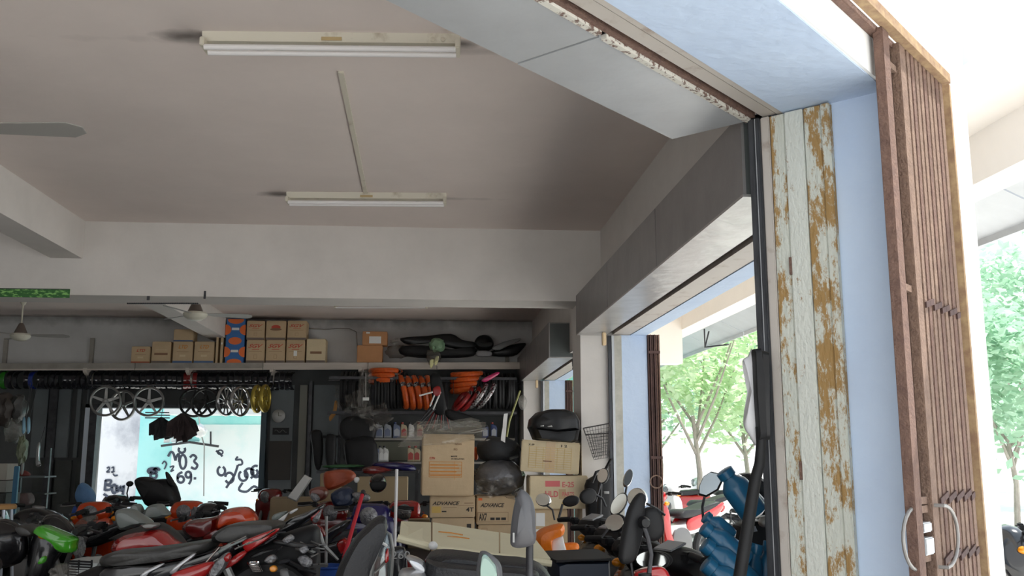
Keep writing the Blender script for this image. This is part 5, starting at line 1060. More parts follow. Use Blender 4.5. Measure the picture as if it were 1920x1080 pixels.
# tall mirror on its black pole
tm = thing('truck_mirror', 'tall black truck mirror with white back on a bent black pole beside the guide rail', 'mirror', (1.15, 3.6, 0))
q = [PY(x, y, 3.62) for x, y in ((1376, 1150), (1387, 1080), (1400, 1000), (1416, 900), (1424, 870), (1427, 830), (1425, 800))]
q = [V((q[0].x-.04, q[0].y, .12))]+q
MB().tube(q, [.026, .026, .024, .024, .022, .02, .018, .018], 10).build('pole', m_mblack, tm, True)
MB().lathe([(.14, 0), (.14, .02), (.03, .05), (.027, .14)], (q[0].x, q[0].y, 0), 20).build('pole_foot', m_dark, tm, True)
slab('frame_bar', [(1412, 655), (1424, 653), (1430, 700), (1434, 822), (1421, 826), (1415, 740)], 3.62, .05, m_mblack, tm, inset=.05, smooth=False)
slab('white_back', [(1393, 676), (1403, 668), (1412, 665), (1420, 826), (1404, 815), (1395, 795), (1402, 760), (1410, 720), (1408, 690)], 3.66, .035, mat('white_mirror_back', (.62, .62, .64), .4), tm, crown=.2)
slab('dark_housing', [(1424, 656), (1438, 660), (1440, 825), (1433, 826)], 3.66, .05, m_blackp, tm, inset=.05, smooth=False)
# grey mirror and scooter at the front middle
gm = thing('motorcycle', 'grey-mirrored motorcycle with black seat and silver tail at the bottom centre', 'motorcycle', (.05, 3.3, 0))
G = 3.2
slab('mirror_shell', [(972, 921), (985, 921), (997, 936), (1003, 960), (1004, 990), (1005, 1008), (998, 1022), (975, 1027), (960, 1024), (957, 1010), (961, 965)], G, .05, mat('grey_mirror_plastic', (.10, .10, .108), .42), gm, crown=.35, inset=.16)
MB().box(PY(963, 1008, G-.05), (.006, .004, .03)).build('small_badge', m_alug, gm)
MB().tube([PY(994, 1012, G-.01), PY(993, 1030, G), PY(993, 1080, G), PY(992, 1130, G)], [.011, .0125, .0125, .0125], 10).build('mirror_stem', m_dark, gm, True)
slab('mirror_shell', [(898, 1040), (908, 1033), (922, 1040), (938, 1056), (942, 1080), (940, 1110), (905, 1110), (893, 1085)], 3.0, .05, mat('grey_mirror_plastic', (.10, .10, .108), .42), gm, crown=.2)
slab('mirror_glass', [(903, 1042), (911, 1039), (922, 1050), (931, 1065), (930, 1100), (908, 1105), (899, 1080)], 2.965, .012, mat('greenish_mirror_glass', (.20, .27, .24), .12, .8), gm, crown=.02)
MB().tube([PY(925, 1105, 3.0), PY(940, 1150, 3.05)], .011, 8).build('mirror_stem', m_dark, gm, True)
slab('seat', [(806, 1038), (850, 1034), (930, 1045), (1000, 1052), (1028, 1075), (1030, 1120), (830, 1120), (800, 1070)], 3.7, .26, m_seat, gm, inset=.08, crown=.1)
slab('seat_bolster', [(800, 1056), (812, 1052), (905, 1060), (990, 1066), (1010, 1080), (1000, 1130), (805, 1120)], 3.55, .2, m_seat, gm, inset=.08, crown=.1)
slab('tail_cowl', [(762, 1043), (776, 1044), (792, 1052), (802, 1066), (795, 1078), (778, 1066)], 3.55, .12, m_bsilver, gm, crown=.15)
slab('tail_cowl', [(748, 1074), (765, 1068), (788, 1068), (800, 1078), (800, 1110), (750, 1110)], 3.5, .2, m_bsilver, gm, crown=.15)
slab('side_panel', [(800, 1090), (1020, 1095), (1030, 1180), (900, 1210), (780, 1160)], 3.62, .28, m_mblack, gm)
for px in (780, 1050): a = PY(px, 1100, 3.6); MB().torus((a.x, 3.65, .28), .23, .045, YV, 26, 8).build('wheel', m_tyre, gm, True)
a = PY(900, 1190, 3.6); MB().pillow([V((a.x-.2, 3.65, .3)), V((a.x-.2, 3.65, .75)), V((a.x+.25, 3.65, .75)), V((a.x+.2, 3.65, .25))], YV, .2, .1, .05).build('engine', m_eng, gm, True)
for z in (.9,): MB().tube([PY(993, 1128, G), V((a.x+.22, 3.5, .80))], .012, 8).build('handlebar', m_dark, gm)
# cream cardboard sheet
cs_ = thing('cardboard_sheet', 'large flattened cream carton board lying on the black seats in the middle', 'cardboard', PY(890, 1030, 4.6))
def boardpiece(name, pts, th, mt):
    P = [PY(x, y, D) for x, y, D in pts]; nv = (P[1]-P[0]).cross(P[2]-P[0]).normalized(); nv = nv if nv.z > 0 else -nv
    MB().prism(P, nv*th).build(name, mt, cs_)
boardpiece('board_panel', [(752, 980, 5.3), (808, 982, 5.3), (808, 1026, 4.75), (748, 1012, 4.75)], .008, m_cream)
boardpiece('board_panel', [(811, 982, 5.3), (935, 1001, 5.3), (935, 1042, 4.75), (811, 1027, 4.75)], .008, m_cream)
boardpiece('board_panel', [(938, 1001, 5.3), (1000, 1009, 5.3), (1032, 1050, 4.78), (938, 1043, 4.75)], .008, m_cream)
MB().tube([PY(745, 1009, 4.73), PY(808, 1026, 4.73)], .018, 8).build('rolled_edge', m_cream, cs_, True); MB().tube([PY(812, 1027, 4.73), PY(1034, 1057, 4.75)], .016, 8).build('rolled_edge', m_cream, cs_, True)
MB().blob(PY(812, 1023, 4.68), (.022, .02, .02), 2, .1).build('foam_knob', m_paper, cs_, True)
mb = MB()
for i, (x0, y0, x1, y1) in enumerate(((822, 1003, 868, 1009), (838, 1012, 880, 1016), (843, 1018, 870, 1024))):
    mb.tube([PY(x0, y0-6, 5.0), PY((x0+x1)/2, (y0+y1)/2-7, 5.0), PY(x1, y1-6, 5.0)], .004, 4)
mb.build('printed_line', m_orp, cs_)
cb2 = bike('black motorcycle with deep red body carrying the cream cardboard, marked with pale digits', (-.2, 5.15, FLZ), 98, m_dkred, 'cub', second=m_bblack, cowl=False, bars=False, indic=False)
text('260', PY(734, 1048, 4.62), .085, .035, m_alug, None).name = 'lettering'
o = [x for x in bpy.data.objects if x.name.startswith('lettering') and x.parent is None][-1]; 
pl2 = thing('motorcycle_side_cover', 'black side cover with the pale number 260 below the cardboard', 'side cover', PY(745, 1060, 4.68))
setparent(o, pl2); slab('cover', [(728, 1030), (758, 1026), (764, 1060), (760, 1100), (730, 1105), (726, 1060)], 4.68, .05, m_bblack, pl2)
# tall open seat and clear screen
os_ = thing('motorcycle', 'black scooter with its long black seat tipped upright at bottom centre left', 'motorcycle', (-.42, 3.6, FLZ))
slab('seat', [(706, 970), (718, 967), (724, 976), (722, 1000), (708, 1035), (690, 1075), (678, 1120), (630, 1120), (628, 1090), (640, 1055), (665, 1010), (690, 985)], 3.8, .09, m_seat, os_, inset=.07, crown=.35, yaw=.2)
slab('seat_edge', [(721, 975), (725, 980), (724, 1000), (694, 1082), (688, 1120), (681, 1120), (688, 1078), (712, 1020)], 3.86, .04, m_alug, os_, crown=0)
slab('clear_screen', [(712, 1008), (722, 998), (730, 1000), (736, 1020), (736, 1060), (728, 1110), (702, 1110), (698, 1075), (702, 1040)], 3.9, .02, clearmat('clear_screen', (.5, .58, .6), .4, .08, 5, .2), os_, crown=.3)
MB().tube([PY(x, y, 3.88) for x, y in ((698, 1090), (700, 1045), (712, 1008), (724, 996), (732, 1002), (737, 1030), (734, 1080), (728, 1110))], .006, 8).build('screen_rim', m_alug, os_, True)
MB().tube([PY(714, 1016, 3.86), PY(726, 1024, 3.86)], .006, 6).build('inner_clip', m_paper, os_); slab('red_reflector', [(723, 1035), (728, 1028), (729, 1050), (722, 1055)], 3.86, .02, m_bred_, os_)
MB().tube([PY(702, 1074, 3.86), PY(724, 1054, 3.86)], .005, 6).build('inner_clip', m_alug, os_)
slab('body_panel', [(610, 1110), (740, 1105), (745, 1240), (600, 1250)], 3.95, .3, m_mblack, os_)
for px in (560, 760): a = PY(px, 1100, 4.0); MB().torus((a.x, 4.0, FLZ+.27), .22, .045, YV, 26, 8).build('wheel', m_tyre, os_, True)
a = PY(660, 1250, 3.95); MB().pillow([V((a.x-.35, 4, .36)), V((a.x-.35, 4, .62)), V((a.x+.35, 4, .62)), V((a.x+.35, 4, .36))], YV, .2, .1, .05).build('floorboard', m_mblack, os_, True)
# -------- front red bike (its tail rising to the right) and the one behind it
fr = thing('motorcycle', 'red and black motorcycle with plastic-wrapped seat and long red side panel, front left', 'motorcycle', (-1.9, 5.3, FLZ))
D1 = 5.2
slab('seat', [(196, 1046), (215, 1034), (260, 1030), (330, 1022), (380, 1014), (408, 1012), (400, 1030), (360, 1042), (300, 1052), (210, 1060)], D1+.05, .26, m_dseat, fr, inset=.08, crown=.1)
slab('seat', [(402, 1004), (430, 984), (470, 978), (515, 977), (532, 982), (520, 996), (470, 1010), (420, 1016)], D1+.1, .26, m_dseat, fr, inset=.08, crown=.12)
slab('side_panel', [(455, 1016), (480, 1004), (520, 990), (522, 996), (500, 1014), (475, 1030), (462, 1034)], D1-.12, .07, m_bred_, fr)
slab('side_panel', [(322, 1078), (350, 1064), (400, 1052), (398, 1070), (360, 1100), (330, 1100)], D1-.16, .07, m_bred_, fr)
slab('side_panel', [(430, 1050), (452, 1034), (464, 1036), (450, 1052), (432, 1064), (420, 1066)], D1-.15, .06, m_bred_, fr)
MB().tube([PY(462, 1021, D1-.165), PY(490, 1010, D1-.165), PY(516, 994, D1-.165)], .004, 6).build('chrome_strip', m_chrome, fr)
slab('black_panel', [(200, 1064), (300, 1056), (400, 1036), (450, 1018), (440, 1040), (400, 1056), (330, 1080), (250, 1100), (190, 1100)], D1-.06, .16, m_bblack, fr)
for pts in ([(262, 1082), (272, 1070), (304, 1056), (306, 1060), (280, 1074), (270, 1086)], [(318, 1074), (330, 1060), (362, 1038), (366, 1042), (340, 1062), (328, 1076)]): slab('silver_grab_rail', pts, D1-.17, .03, m_bsilver, fr)
slab('grey_panel', [(408, 1034), (430, 1018), (462, 1008), (458, 1014), (436, 1024), (412, 1038)], D1-.14, .03, m_bgrey, fr)
for a_, b_ in (((382, 1060), (412, 1026)), ((414, 1028), (462, 1006)), ((386, 1062), (410, 1048)), ((440, 1030), (470, 1016))): MB().tube([PY(*a_, D1-.16), PY(*b_, D1-.16)], .0045, 6).build('silver_line', m_chrome, fr)
slab('tail_lamp', [(392, 1078), (400, 1060), (418, 1040), (432, 1036), (428, 1056), (414, 1076), (398, 1090)], D1-.2, .07, m_lens, fr, crown=.2)
slab('red_reflector', [(420, 1046), (430, 1036), (434, 1044), (426, 1054)], D1-.24, .03, m_tail, fr)
slab('turn_signal', [(506, 1064), (512, 1060), (518, 1062), (520, 1068), (516, 1072), (508, 1071)], D1-.3, .04, m_amber, fr)
slab('lamp_lens', [(496, 1052), (504, 1042), (514, 1040), (520, 1048), (510, 1056)], D1-.26, .05, m_lens, fr)
mb = MB(); c_, e_ = PY(474, 1054, D1-.2), PY(484, 1072, D1-.2); N = 90
mb.tube([c_.lerp(e_, i/N)+V((.026*math.cos(i*.45), .026*math.sin(i*.45), 0)) for i in range(N)], .005, 5); mb.build('shock_spring', m_chrome, fr, True)
MB().tube([PY(425, 1066, D1-.18), PY(440, 1100, D1-.18)], .022, 8).build('fork_tube', m_alug, fr, True)
slab('under_seat', [(440, 1040), (500, 1012), (580, 985), (600, 1000), (590, 1060), (560, 1120), (440, 1130)], D1+.1, .2, m_mblack, fr)
for px in (330, 560): a = PY(px, 1100, D1); MB().torus((a.x, D1, FLZ+.29), .245, .042, YV, 28, 8).build('wheel', m_tyre, fr, True)
a = PY(440, 1200, D1); MB().pillow([V((a.x-.3, D1, .35)), V((a.x-.35, D1, .8)), V((a.x+.35, D1, .85)), V((a.x+.3, D1, .35))], YV, .22, .1, .05).build('engine', m_eng, fr, True)
rnd5 = random.Random(5)
for k in range(16):
    x0, y0 = rnd5.uniform(470, 590), rnd5.uniform(1010, 1070); dx, dy = rnd5.uniform(15, 55), rnd5.uniform(-22, 22)
    MB().tube([PY(x0, y0, D1-.07), PY(x0+dx*.5, y0+dy*.5+rnd5.uniform(-5, 5), D1-.13), PY(x0+dx, y0+dy, D1-.07)], rnd5.choice((.004, .006, .011)), 6).build('cable', rnd5.choice((m_dark, m_dark, m_eng, m_alug)), fr, True)
slab('black_bracket', [(518, 1012), (560, 1018), (592, 1022), (590, 1027), (550, 1026), (516, 1020)], D1-.14, .04, m_blackp, fr); slab('black_bracket', [(470, 1042), (500, 1030), (520, 1029), (500, 1036), (474, 1048)], D1-.13, .03, m_blackp, fr)
for pts in ([(558, 1046), (572, 1040), (586, 1052), (580, 1064), (566, 1060)], [(530, 1012), (545, 1002), (552, 1010), (540, 1020)], [(560, 1028), (575, 1022), (580, 1032), (568, 1038)]): slab('wrapped_lens', pts, D1-.15, .05, m_lens, fr)
slab('grey_tube_guard', [(524, 1066), (540, 1064), (548, 1078), (552, 1100), (538, 1104), (528, 1084)], D1-.12, .07, m_eng, fr)
MB().torus(PY(500, 1150, D1-.12), .21, .04, YV, 26, 8).build('wheel', m_tyre, fr, True)
slab('front_panel', [(150, 1075), (260, 1062), (330, 1090), (330, 1180), (180, 1180)], D1, .2, m_mblack, fr)
f2 = thing('motorcycle', 'black motorcycle with white grab rail and red tail lens behind the front red one', 'motorcycle', (-1.2, 6.2, FLZ))
D2 = 6.1
slab('tail_cowl', [(520, 996), (545, 972), (580, 958), (608, 944), (606, 956), (580, 975), (550, 996), (530, 1006)], D2, .14, m_bblack, f2)
slab('white_grab_rail', [(522, 974), (542, 960), (544, 958), (534, 974), (528, 978)], D2-.09, .03, m_bwhite, f2); slab('white_grab_rail', [(543, 960), (556, 953), (558, 956), (546, 964)], D2-.09, .03, m_bwhite, f2)
slab('grey_panel', [(510, 975), (515, 964), (540, 958), (524, 974)], D2-.05, .06, m_bgrey, f2)
slab('tail_lamp', [(583, 970), (590, 964), (605, 953), (600, 966), (594, 978), (586, 978)], D2-.1, .06, m_tail, f2); slab('lamp_lens', [(586, 974), (598, 960), (604, 954), (598, 976), (590, 980)], D2-.12, .04, m_lens, f2)
slab('wrapped_side', [(540, 1012), (560, 998), (585, 982), (590, 988), (575, 1006), (552, 1014)], D2-.12, .06, m_lens, f2)
MB().tube([PY(x, y, D2-.1) for x, y in ((590, 984), (600, 1004), (606, 1022), (620, 1036), (634, 1050))], [.012, .016, .012, .012, .008], 8).build('kick_lever', m_alug, f2, True)
slab('wrapped_lens', [(575, 1030), (582, 1020), (590, 1040), (588, 1056), (580, 1050)], D2-.12, .05, m_lens, f2)
slab('red_lamp', [(590, 985), (600, 985), (610, 998), (610, 1006), (600, 1004)], D2, .05, m_dkred, f2)
slab('body_panel', [(520, 1010), (585, 1000), (600, 1060), (580, 1140), (500, 1140)], D2+.02, .2, m_mblack, f2)
for px in (420, 600): a = PY(px, 1100, D2); MB().torus((a.x, D2+.05, FLZ+.29), .245, .042, YV, 28, 8).build('wheel', m_tyre, f2, True)
# -------- other parked bikes in the shop
def gx(px, D): return PY(px, 900, D).x
bike('red motorcycle with black-edged fuel tank and round cap, side-on at the left', (gx(300, 6.9), 7.0, FLZ), 172, m_bblack, 'sport', bare=True, seat=m_seat, indic=False)
slabr = [x for x in bpy.data.objects if x.get('label', '').startswith('red motorcycle with black-edged')][0]
def loc_slab(r, name, pts, D, th, mt, **k):
    P, nv = poly_px(pts, D, k.get('yaw', 0)); nl = rootlocal(r, P[0]+nv)-rootlocal(r, P[0])
    return MB().pillow([rootlocal(r, p) for p in P], nl, th, k.get('inset', .12), k.get('crown', .1), True).build(name, mt, r, True)
loc_slab(slabr, 'tank', [(222, 1012), (245, 1000), (290, 992), (312, 995), (330, 1010), (344, 1022), (310, 1030), (270, 1038), (232, 1040), (215, 1030)], 6.75, .26, m_bred_, crown=.2)
loc_slab(slabr, 'tank_top', [(205, 1010), (240, 994), (290, 980), (310, 982), (335, 1000), (350, 1020), (332, 1012), (312, 996), (290, 991), (245, 999), (222, 1008)], 6.80, .12, mat('black_rubber_trim', (.035, .037, .035), .5), crown=.1)
loc_slab(slabr, 'tank_cap', [(268, 985), (282, 980), (297, 982), (294, 989), (278, 991)], 6.68, .12, m_alug)
loc_slab(slabr, 'cowl', [(225, 955), (245, 955), (262, 965), (284, 980), (262, 984), (240, 992), (229, 990), (223, 970)], 6.95, .22, m_bgrey)
bike('dark grey-cowled motorcycle behind the red tank', (gx(255, 8.5), 8.5, FLZ), 168, m_bblack, 'sport', bare=True, indic=False)
sl2 = [x for x in bpy.data.objects if x.get('label', '').startswith('dark grey-cowled')][0]
loc_slab(sl2, 'cowl', [(274, 962), (282, 948), (300, 945), (310, 955), (318, 965), (300, 971), (276, 971)], 7.75, .18, m_bgrey)
loc_slab(sl2, 'cowl', [(247, 955), (252, 946), (262, 946), (268, 960), (258, 962)], 7.7, .12, m_bgrey)
bike('green sport motorcycle in the dark at the lower left', (gx(70, 6.6), 6.6, FLZ), 12, m_bblack, 'sport', bare=True, seat=m_dseat, indic=False)
sl3 = [x for x in bpy.data.objects if x.get('label', '').startswith('green sport')][0]
loc_slab(sl3, 'tail_panel', [(68, 996), (80, 984), (100, 990), (140, 1008), (141, 1020), (138, 1035), (118, 1034), (108, 1020), (90, 1008)], 6.3, .16, m_bgreen)
loc_slab(sl3, 'dusty_seat', [(40, 985), (60, 984), (80, 1000), (60, 1004), (44, 998)], 6.35, .2, m_dseat)
loc_slab(sl3, 'green_lever', [(73, 1054), (80, 1044), (86, 1043), (84, 1054), (76, 1058)], 6.1, .05, m_bgreen)
bike('dark red motorcycle with an orange tail hump, middle left', (gx(440, 7.7), 7.75, FLZ), 176, m_bblack, 'sport', bare=True, indic=False)
sl4 = [x for x in bpy.data.objects if x.get('label', '').startswith('dark red motorcycle with an orange')][0]
loc_slab(sl4, 'tail_hump', [(408, 992), (412, 968), (425, 955), (450, 950), (468, 954), (480, 968), (480, 979), (455, 982), (440, 984), (425, 986)], 7.25, .24, m_borange, crown=.3)
loc_slab(sl4, 'tank', [(345, 990), (360, 975), (395, 970), (415, 968), (412, 995), (395, 1008), (365, 1010)], 7.3, .22, m_dkred, crown=.2)
loc_slab(sl4, 'side_panel', [(380, 1008), (405, 990), (420, 992), (440, 996), (430, 1008), (400, 1014)], 7.2, .14, m_dkred)
BG = 'motorcycles crowded in the far part of the shop'
bike('black covered scooter with dark bulky box before the doorway', (gx(290, 10.5), 10.6, FLZ), 175, m_bblack, 'scooter', group=BG)
sl5 = [x for x in bpy.data.objects if x.get('label', '').startswith('black covered scooter')][0]
loc_slab(sl5, 'black_cover', [(258, 905), (262, 896), (272, 894), (285, 899), (310, 898), (322, 904), (330, 920), (332, 945), (285, 950), (270, 930)], 10.3, .35, m_mblack, crown=.1)
mirror(sl5, 244, 907, 10.3, 6, 5, 0, 0, [(241, 912), (238, 925), (240, 935)], back=True)
loc_slab(sl5, 'upright_cover', [(311, 886), (316, 888), (328, 908), (324, 912), (316, 905)], 10.2, .08, m_mblack)
for px, D, deg, body, style, l, sec in ((385, 10.0, 262, m_borange, 'cub', 'orange red motorcycle facing the camera before the graffiti doorway', m_mblack),
        (475, 9.3, 200, m_bblack, 'cub', 'black motorcycle with handlebar pointing left, beside the orange tail hump', m_mblack), (215, 9.9, 265, m_borange, 'cub', 'red and orange motorcycle under the left end of the graffiti', m_bwhite),
        (90, 9.2, 185, m_bblack, 'sport', 'dark motorcycle under the blue tarpaulin at the left', m_mblack), (40, 9.6, 190, m_bblack, 'scooter', 'black scooter deep in the dark left corner', m_mblack), (-20, 7.6, 20, m_bblack, 'sport', 'black motorcycle cut off by the left edge', m_mblack),
        (545, 13.2, 240, m_dkred, 'cub', 'dark red motorcycle below the wall clock', m_mblack), (640, 9.8, 265, m_dkred, 'cub', 'red-cowled motorcycle with white lamp in the centre, left of the blue scooter', m_bwhite), (715, 9.0, 262, m_bblue, 'scooter', 'blue violet scooter facing the camera beside the left carton stack', m_bblue),
        (765, 9.9, 268, m_bred_, 'cub', 'red motorcycle half hidden behind the left carton stack', m_mblack), (540, 8.5, 195, m_bblack, 'cub', 'black motorcycle between the orange tail hump and the leaning cardboard', m_mblack)):
    bike(l, (gx(px, D), D, FLZ), deg, body, style, second=sec, group=BG)
# clear wrapped headlamp cover near blue tarpaulin
slab_c = px_slab_thing('plastic_cover', [(140, 992), (150, 978), (165, 967), (178, 968), (175, 984), (160, 998), (145, 1002)], 8.2, .2, m_film2, 'grey wrapped cowl under the blue tarpaulin', 'cover')
# pieces in the centre clutter
def clutter(name, pts, D, th, mt, label, cat, **k): return px_slab_thing(name, pts, D, th, mt, label, cat, **k)
clutter('foam_block', [(539, 933), (572, 890), (585, 897), (556, 941)], 9.0, .10, mat('dull_white_foam', (.52, .52, .5), .6), 'long dull white foam block leaning in the centre clutter', 'foam', smooth=False, inset=.05)
carton(505, 935, 598, 985, 11.0, .5, 'open brown carton behind the white foam block', mt=mat('shaded_carton', (.30, .23, .14), .85, var=.1), base=PY(0, 985, 11.0).z, rz=.1)
a, b_ = PY(600, 877.5, 12.3), PY(785, 877.5, 12.3); rt = thing('rear_table', 'dark rear table carrying flat trays and boards under the bottles', 'table', (0, 12.3, FLZ)); abox('table_top', a.x, b_.x, 12.65, 13.2, a.z-.06, a.z-.03, m_dark, rt)
abox('table_top', a.x, b_.x, 11.95, 12.64, a.z-.06, a.z-.03, m_dark, rt)
for x in (a.x+.03, b_.x-.03):
    for y in (12.7, 13.15): abox('leg', x-.02, x+.02, y-.02, y+.02, FLZ, a.z-.06, m_dark, rt)
tbl = thing('low_table', 'dark low table under the cartons in the centre of the shop', 'table', PY(600, 1010, 11.5)); zz = PY(0, 985, 11.0).z
a, b_ = PY(495, 985, 11.0), PY(765, 985, 11.0); abox('table_top', a.x, b_.x, 10.9, 11.94, zz-.04, zz-.002, m_dark, tbl)
for x in (a.x+.04, b_.x-.04):
    for y in (10.95, 11.9): abox('leg', x-.025, x+.025, y-.025, y+.025, FLZ, zz-.04, m_dark, tbl)
carton(597, 888, 640, 985, 11.4, .4, 'brown carton behind the orange-red wrapped bundle', mt=mat('shaded_carton', (.30, .23, .14), .85), base=zz, tape=None); carton(668, 895, 764, 985, 11.5, .4, 'wide pale brown carton behind the motorcycles, left of the big stack', mt=mat('shaded_carton2', (.36, .28, .17), .85), base=zz, tape=None)
carton(764, 975, 806, 1040, 9.2, .3, 'low plain carton left of the lettered stack', mt=mat('shaded_carton', (.30, .23, .14), .85), base=.75 if False else PY(0, 1040, 9.2).z)
clutter('red_bundle', [(608, 888), (622, 882), (650, 880), (664, 886), (666, 896), (650, 908), (620, 919), (609, 912)], 9.5, .25, mat('brick_red_wrap', (.42, .08, .03), .5, var=.2, bump=.4, bscale=9), 'brick red wrapped bundle in the centre clutter', 'bundle')
clutter('red_cowl', [(580, 920), (600, 912), (615, 920), (610, 935), (590, 940)], 9.2, .2, mat('dusky_red', (.22, .05, .03), .4, coat=.3), 'dusky red cowl with a clear lens below the red bundle', 'fairing')
clutter('lamp_lens', [(583, 925), (594, 926), (600, 936), (592, 942), (585, 936)], 9.0, .06, m_lens, 'clear lamp lens on the dusky red cowl', 'lamp')
clutter('blue_bag', [(622, 925), (650, 912), (665, 925), (660, 945), (640, 950), (626, 946)], 9.0, .2, mat('dark_blue_bag', (.018, .03, .07), .4, bump=.8, bscale=9), 'dark blue plastic bag in the centre clutter', 'plastic bag')
clutter('white_lamp', [(664, 897), (670, 894), (674, 898), (671, 905), (665, 904)], 9.0, .05, mat('shining_white', (.85, .85, .83), .3), 'small bright white round lamp in the centre clutter', 'lamp')
clutter('lamp_lens', [(660, 925), (680, 923), (694, 930), (690, 940), (670, 938)], 8.9, .08, m_lens, 'wide clear headlamp lens above the red mop handle', 'lamp')
hm = thing('helmet', 'black open helmet on the clutter in front of the wide pale carton', 'helmet', PY(709, 905, 9.2)); px_blob('shell', 692, 888, 725, 924, 9.2, .28, m_bblack, seed=1, amp=.03, parent=hm); slab('visor', [(694, 905), (709, 902), (724, 904), (722, 916), (709, 920), (696, 916)], 9.04, .03, m_mblack, hm)
clutter('green_board', [(606, 873), (640, 871), (680, 872), (678, 876), (640, 877), (610, 877)], 12.3, .3, mat('dark_green_board', (.03, .12, .04), .4), 'dark green flat tray on the rear clutter', 'tray')
clutter('plastic_board', [(700, 868), (740, 866), (775, 872), (778, 884), (740, 880), (702, 876)], 12.3, .3, m_bblue, 'blue violet flat panel on the rear clutter under the bottles', 'panel')
clutter('plastic_board', [(684, 876), (710, 874), (735, 882), (700, 890), (680, 886)], 12.0, .25, m_dkred, 'dark red panel on the rear clutter beside the blue one', 'panel')
mop1 = thing('mop', 'red mop handle slanting in the centre clutter', 'mop', PY(650, 1035, 7.4)); MB().tube([PY(680, 925, 7.9), PY(645, 1045, 7.3)], .016, 8).build('handle', mat('red_handle', (.55, .02, .04), .35), mop1, True); MB().tube([PY(681, 922, 7.92), PY(679.5, 928, 7.88)], .02, 8).build('end_cap', m_dark, mop1)
MB().tube([PY(645, 1045, 7.3), V((PY(636, 1080, 7.2).x, 7.2, FLZ+.06))], .016, 8).build('handle', mat('red_handle', (.55, .02, .04), .35), mop1, True); MB().blob(V((PY(636, 1080, 7.2).x, 7.2, FLZ+.06)), (.12, .08, .06), 2, .4).build('mop_head', m_dseat, mop1, True)
w1 = thing('broom', 'white broom stick standing upright left of the big carton', 'broom', PY(742, 1000, 8.0)); MB().tube([PY(744, 880, 8.0), PY(741, 992, 7.9), V((PY(740, 1000, 7.9).x, 7.9, FLZ+.1))], .013, 8).build('handle', m_bwhite, w1, True); MB().box((PY(740, 1000, 7.9).x, 7.9, FLZ+.06), (.25, .05, .12), bev=.01).build('brush', m_dseat, w1)
w2 = thing('broom', 'thin grey broom stick standing in a blue bucket', 'broom', PY(612, 1060, 7.0)); MB().tube([PY(612, 968, 7.0), PY(611, 1060, 7.0), V((PY(611, 1060, 7.0).x, 7.0, FLZ+.05))], .010, 8).build('handle', m_alug, w2, True)
bk2 = thing('bucket', 'blue plastic bucket with a grey stick in it at the bottom centre', 'bucket', (PY(612, 1060, 7.0).x, 7.0, FLZ)); zt3 = PY(612, 1060, 7.0).z
MB().lathe([(.10, FLZ), (.125, zt3-.02), (.135, zt3-.01), (.135, zt3), (.12, zt3), (.095, FLZ+.02)], (PY(615, 1060, 7.0).x, 7.0, 0), 24, caps=False).build('pail', mat('blue_bucket', (.02, .08, .35), .4), bk2, True)
# the white wire-grid basket at the lower left
wb = thing('white_basket', 'pale plastic basket with slotted side at the lower left', 'basket', PY(180, 1060, 5.6))
slab('basket_body', [(140, 1048), (175, 1046), (205, 1048), (198, 1060), (188, 1078), (190, 1100), (140, 1100)], 5.7, .25, mat('pale_grey_plastic', (.42, .45, .44), .5), wb, inset=.05, smooth=False)
for i in range(7): MB().tube([PY(128, 1052+i*5, 5.55), PY(172, 1054+i*5, 5.55)], .006, 6).build('bar', m_mblack, wb)
for x in (128, 148, 172): MB().tube([PY(x, 1050, 5.55), PY(x, 1086, 5.55)], .006, 6).build('bar', m_mblack, wb)
a = PY(165, 1100, 5.7); MB().box((a.x, 5.72, (a.z+.02+FLZ)/2), (.2, .2, a.z+.02-FLZ)).build('stand', m_mblack, wb)
px_blob('plastic_bag', 98, 1058, 140, 1084, 5.5, .25, m_film, 'small clear crumpled bag at the lower left beside the basket', 'plastic bag', 21, .45)
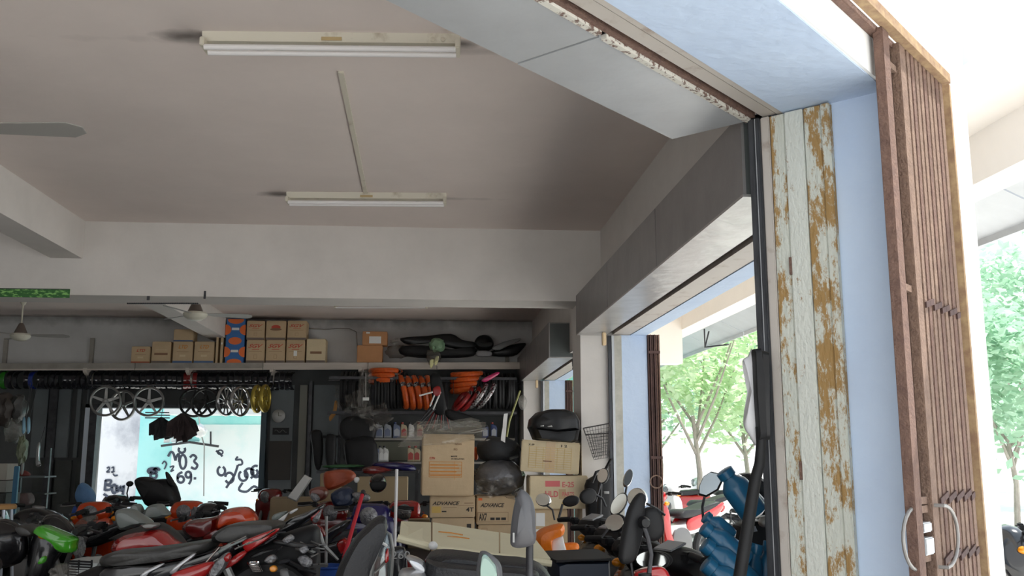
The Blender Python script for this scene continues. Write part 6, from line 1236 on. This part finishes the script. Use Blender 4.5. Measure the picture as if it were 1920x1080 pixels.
# ================================================================== outdoors
m_leaf = mat('sunlit_leaves', (.52, .68, .42), .5, col2=(.76, .84, .62), thr=.5, thrw=.2, vscale=1.2, transl=.45); m_leaf2 = mat('haze_paled_leaves', (.34, .54, .38), .5, col2=(.62, .76, .60), thr=.5, thrw=.2, vscale=.8, transl=.45); m_bark = mat('pale_bark', (.34, .30, .26), .85, var=.2, vscale=6)  # both leaf colours lightened: yard haze and glare are put into them
def tree(x, y, h, R, n, mt, label, seed, lsz=.14, trunk=True, low=.42):
    rnd = random.Random(seed); r = thing('tree', label, 'tree', (x, y, 0), 'trees beyond the side yard')
    if trunk:
        MB().tube([(x, y, 0), (x+.06, y, h*.22), (x-.04, y, h*.42)], [.06, .05, .035], 8).build('trunk', m_bark, r, True)
        for k in range(6):
            a = k*1.05+rnd.random(); b0 = V((x+.02, y, h*(.28+.05*(k % 3)))); e = b0+V((math.cos(a)*R*.7, math.sin(a)*R*.7, h*rnd.uniform(.25, .5))); MB().tube([b0, b0.lerp(e, .5)+V((0, 0, -.1)), e], [.03, .02, .01], 6).build('branch', m_bark, r, True)
    cl = [V((x+rnd.gauss(0, R*.5), y+rnd.gauss(0, R*.5), h*rnd.uniform(low, .95))) for _ in range(26)]
    vs = []; fs = []
    for i in range(n):
        c = rnd.choice(cl)+V((rnd.gauss(0, R*.2), rnd.gauss(0, R*.2), rnd.gauss(0, R*.17))); d = V((rnd.uniform(-1, 1), rnd.uniform(-1, 1), rnd.uniform(-.6, .5))).normalized(); w = d.cross(V((rnd.random(), rnd.random(), 1))).normalized()*lsz*.28; l = d*lsz*rnd.uniform(.7, 1.2); k = len(vs)
        nn_ = d.cross(w).normalized()*lsz*.06; vs += [c, c+l*.5+w+nn_, c+l, c+l*.5-w+nn_]; fs.append([k, k+1, k+2, k+3])
    o = link('foliage', vs, fs, mt, r); o['kind'] = 'stuff'
for i, (px, D, h, R, n, mt, l, ls) in enumerate(((1305, 17.5, 5.2, 1.6, 3400, m_leaf, 'pale green tree with forked trunk seen through the near side opening', .20), (1235, 23, 5.6, 1.5, 2200, m_leaf2, 'leafy tree left of the forked one, next to the brown gate', .22), (1395, 20, 5.2, 1.8, 2400, m_leaf, 'light green tree right of the forked one, behind the tall mirror', .24), (1440, 24, 5, 2, 2200, m_leaf2, 'hazy darker tree behind the tall mirror', .3),
        (1065, 24, 5, 1.8, 1800, m_leaf, 'small patch of tree seen beyond the black top box', .24), (1895, 17, 4.3, 1.7, 2600, m_leaf2, 'green tree with bare forked stems at the right edge', .24), (1960, 26, 7.5, 2.8, 2600, m_leaf2, 'tall rounded tree behind at the right edge', .34), (1860, 36, 7.6, 3.2, 2200, m_leaf2, 'farthest hazy tree beside the pillar at the right', .4))):
    p = PY(px, 850, D); tree(p.x, p.y, h, R, n, mt, l, 30+i, ls)
for i, (px, py, D, deg, body, st_, l) in enumerate(((1268, 930, 12.5, 215, m_bred_, 'cub', 'red motorcycle parked outdoors, nearest to the brown gate'), (1300, 925, 15, 200, m_bwhite, 'cub', 'white motorcycle parked outdoors behind the red one'), (1245, 900, 17.5, 190, m_bred_, 'scooter', 'red scooter parked farther outdoors'), (1345, 900, 19, 185, m_bsilver, 'cub', 'silver motorcycle parked far outdoors in the glare'))):
    p = PY(px, py, D); bike(l, (p.x, p.y, 0), deg, body, st_, group='motorcycles parked in the sunny yard', second=m_bwhite)
p = PY(1935, 1000, 6.2); bike('dark motorcycle peeking in at the lower right edge beyond the pillar', (p.x+.35, p.y, 0), 160, m_bblack, 'sport')
# low hedge / litter line far out
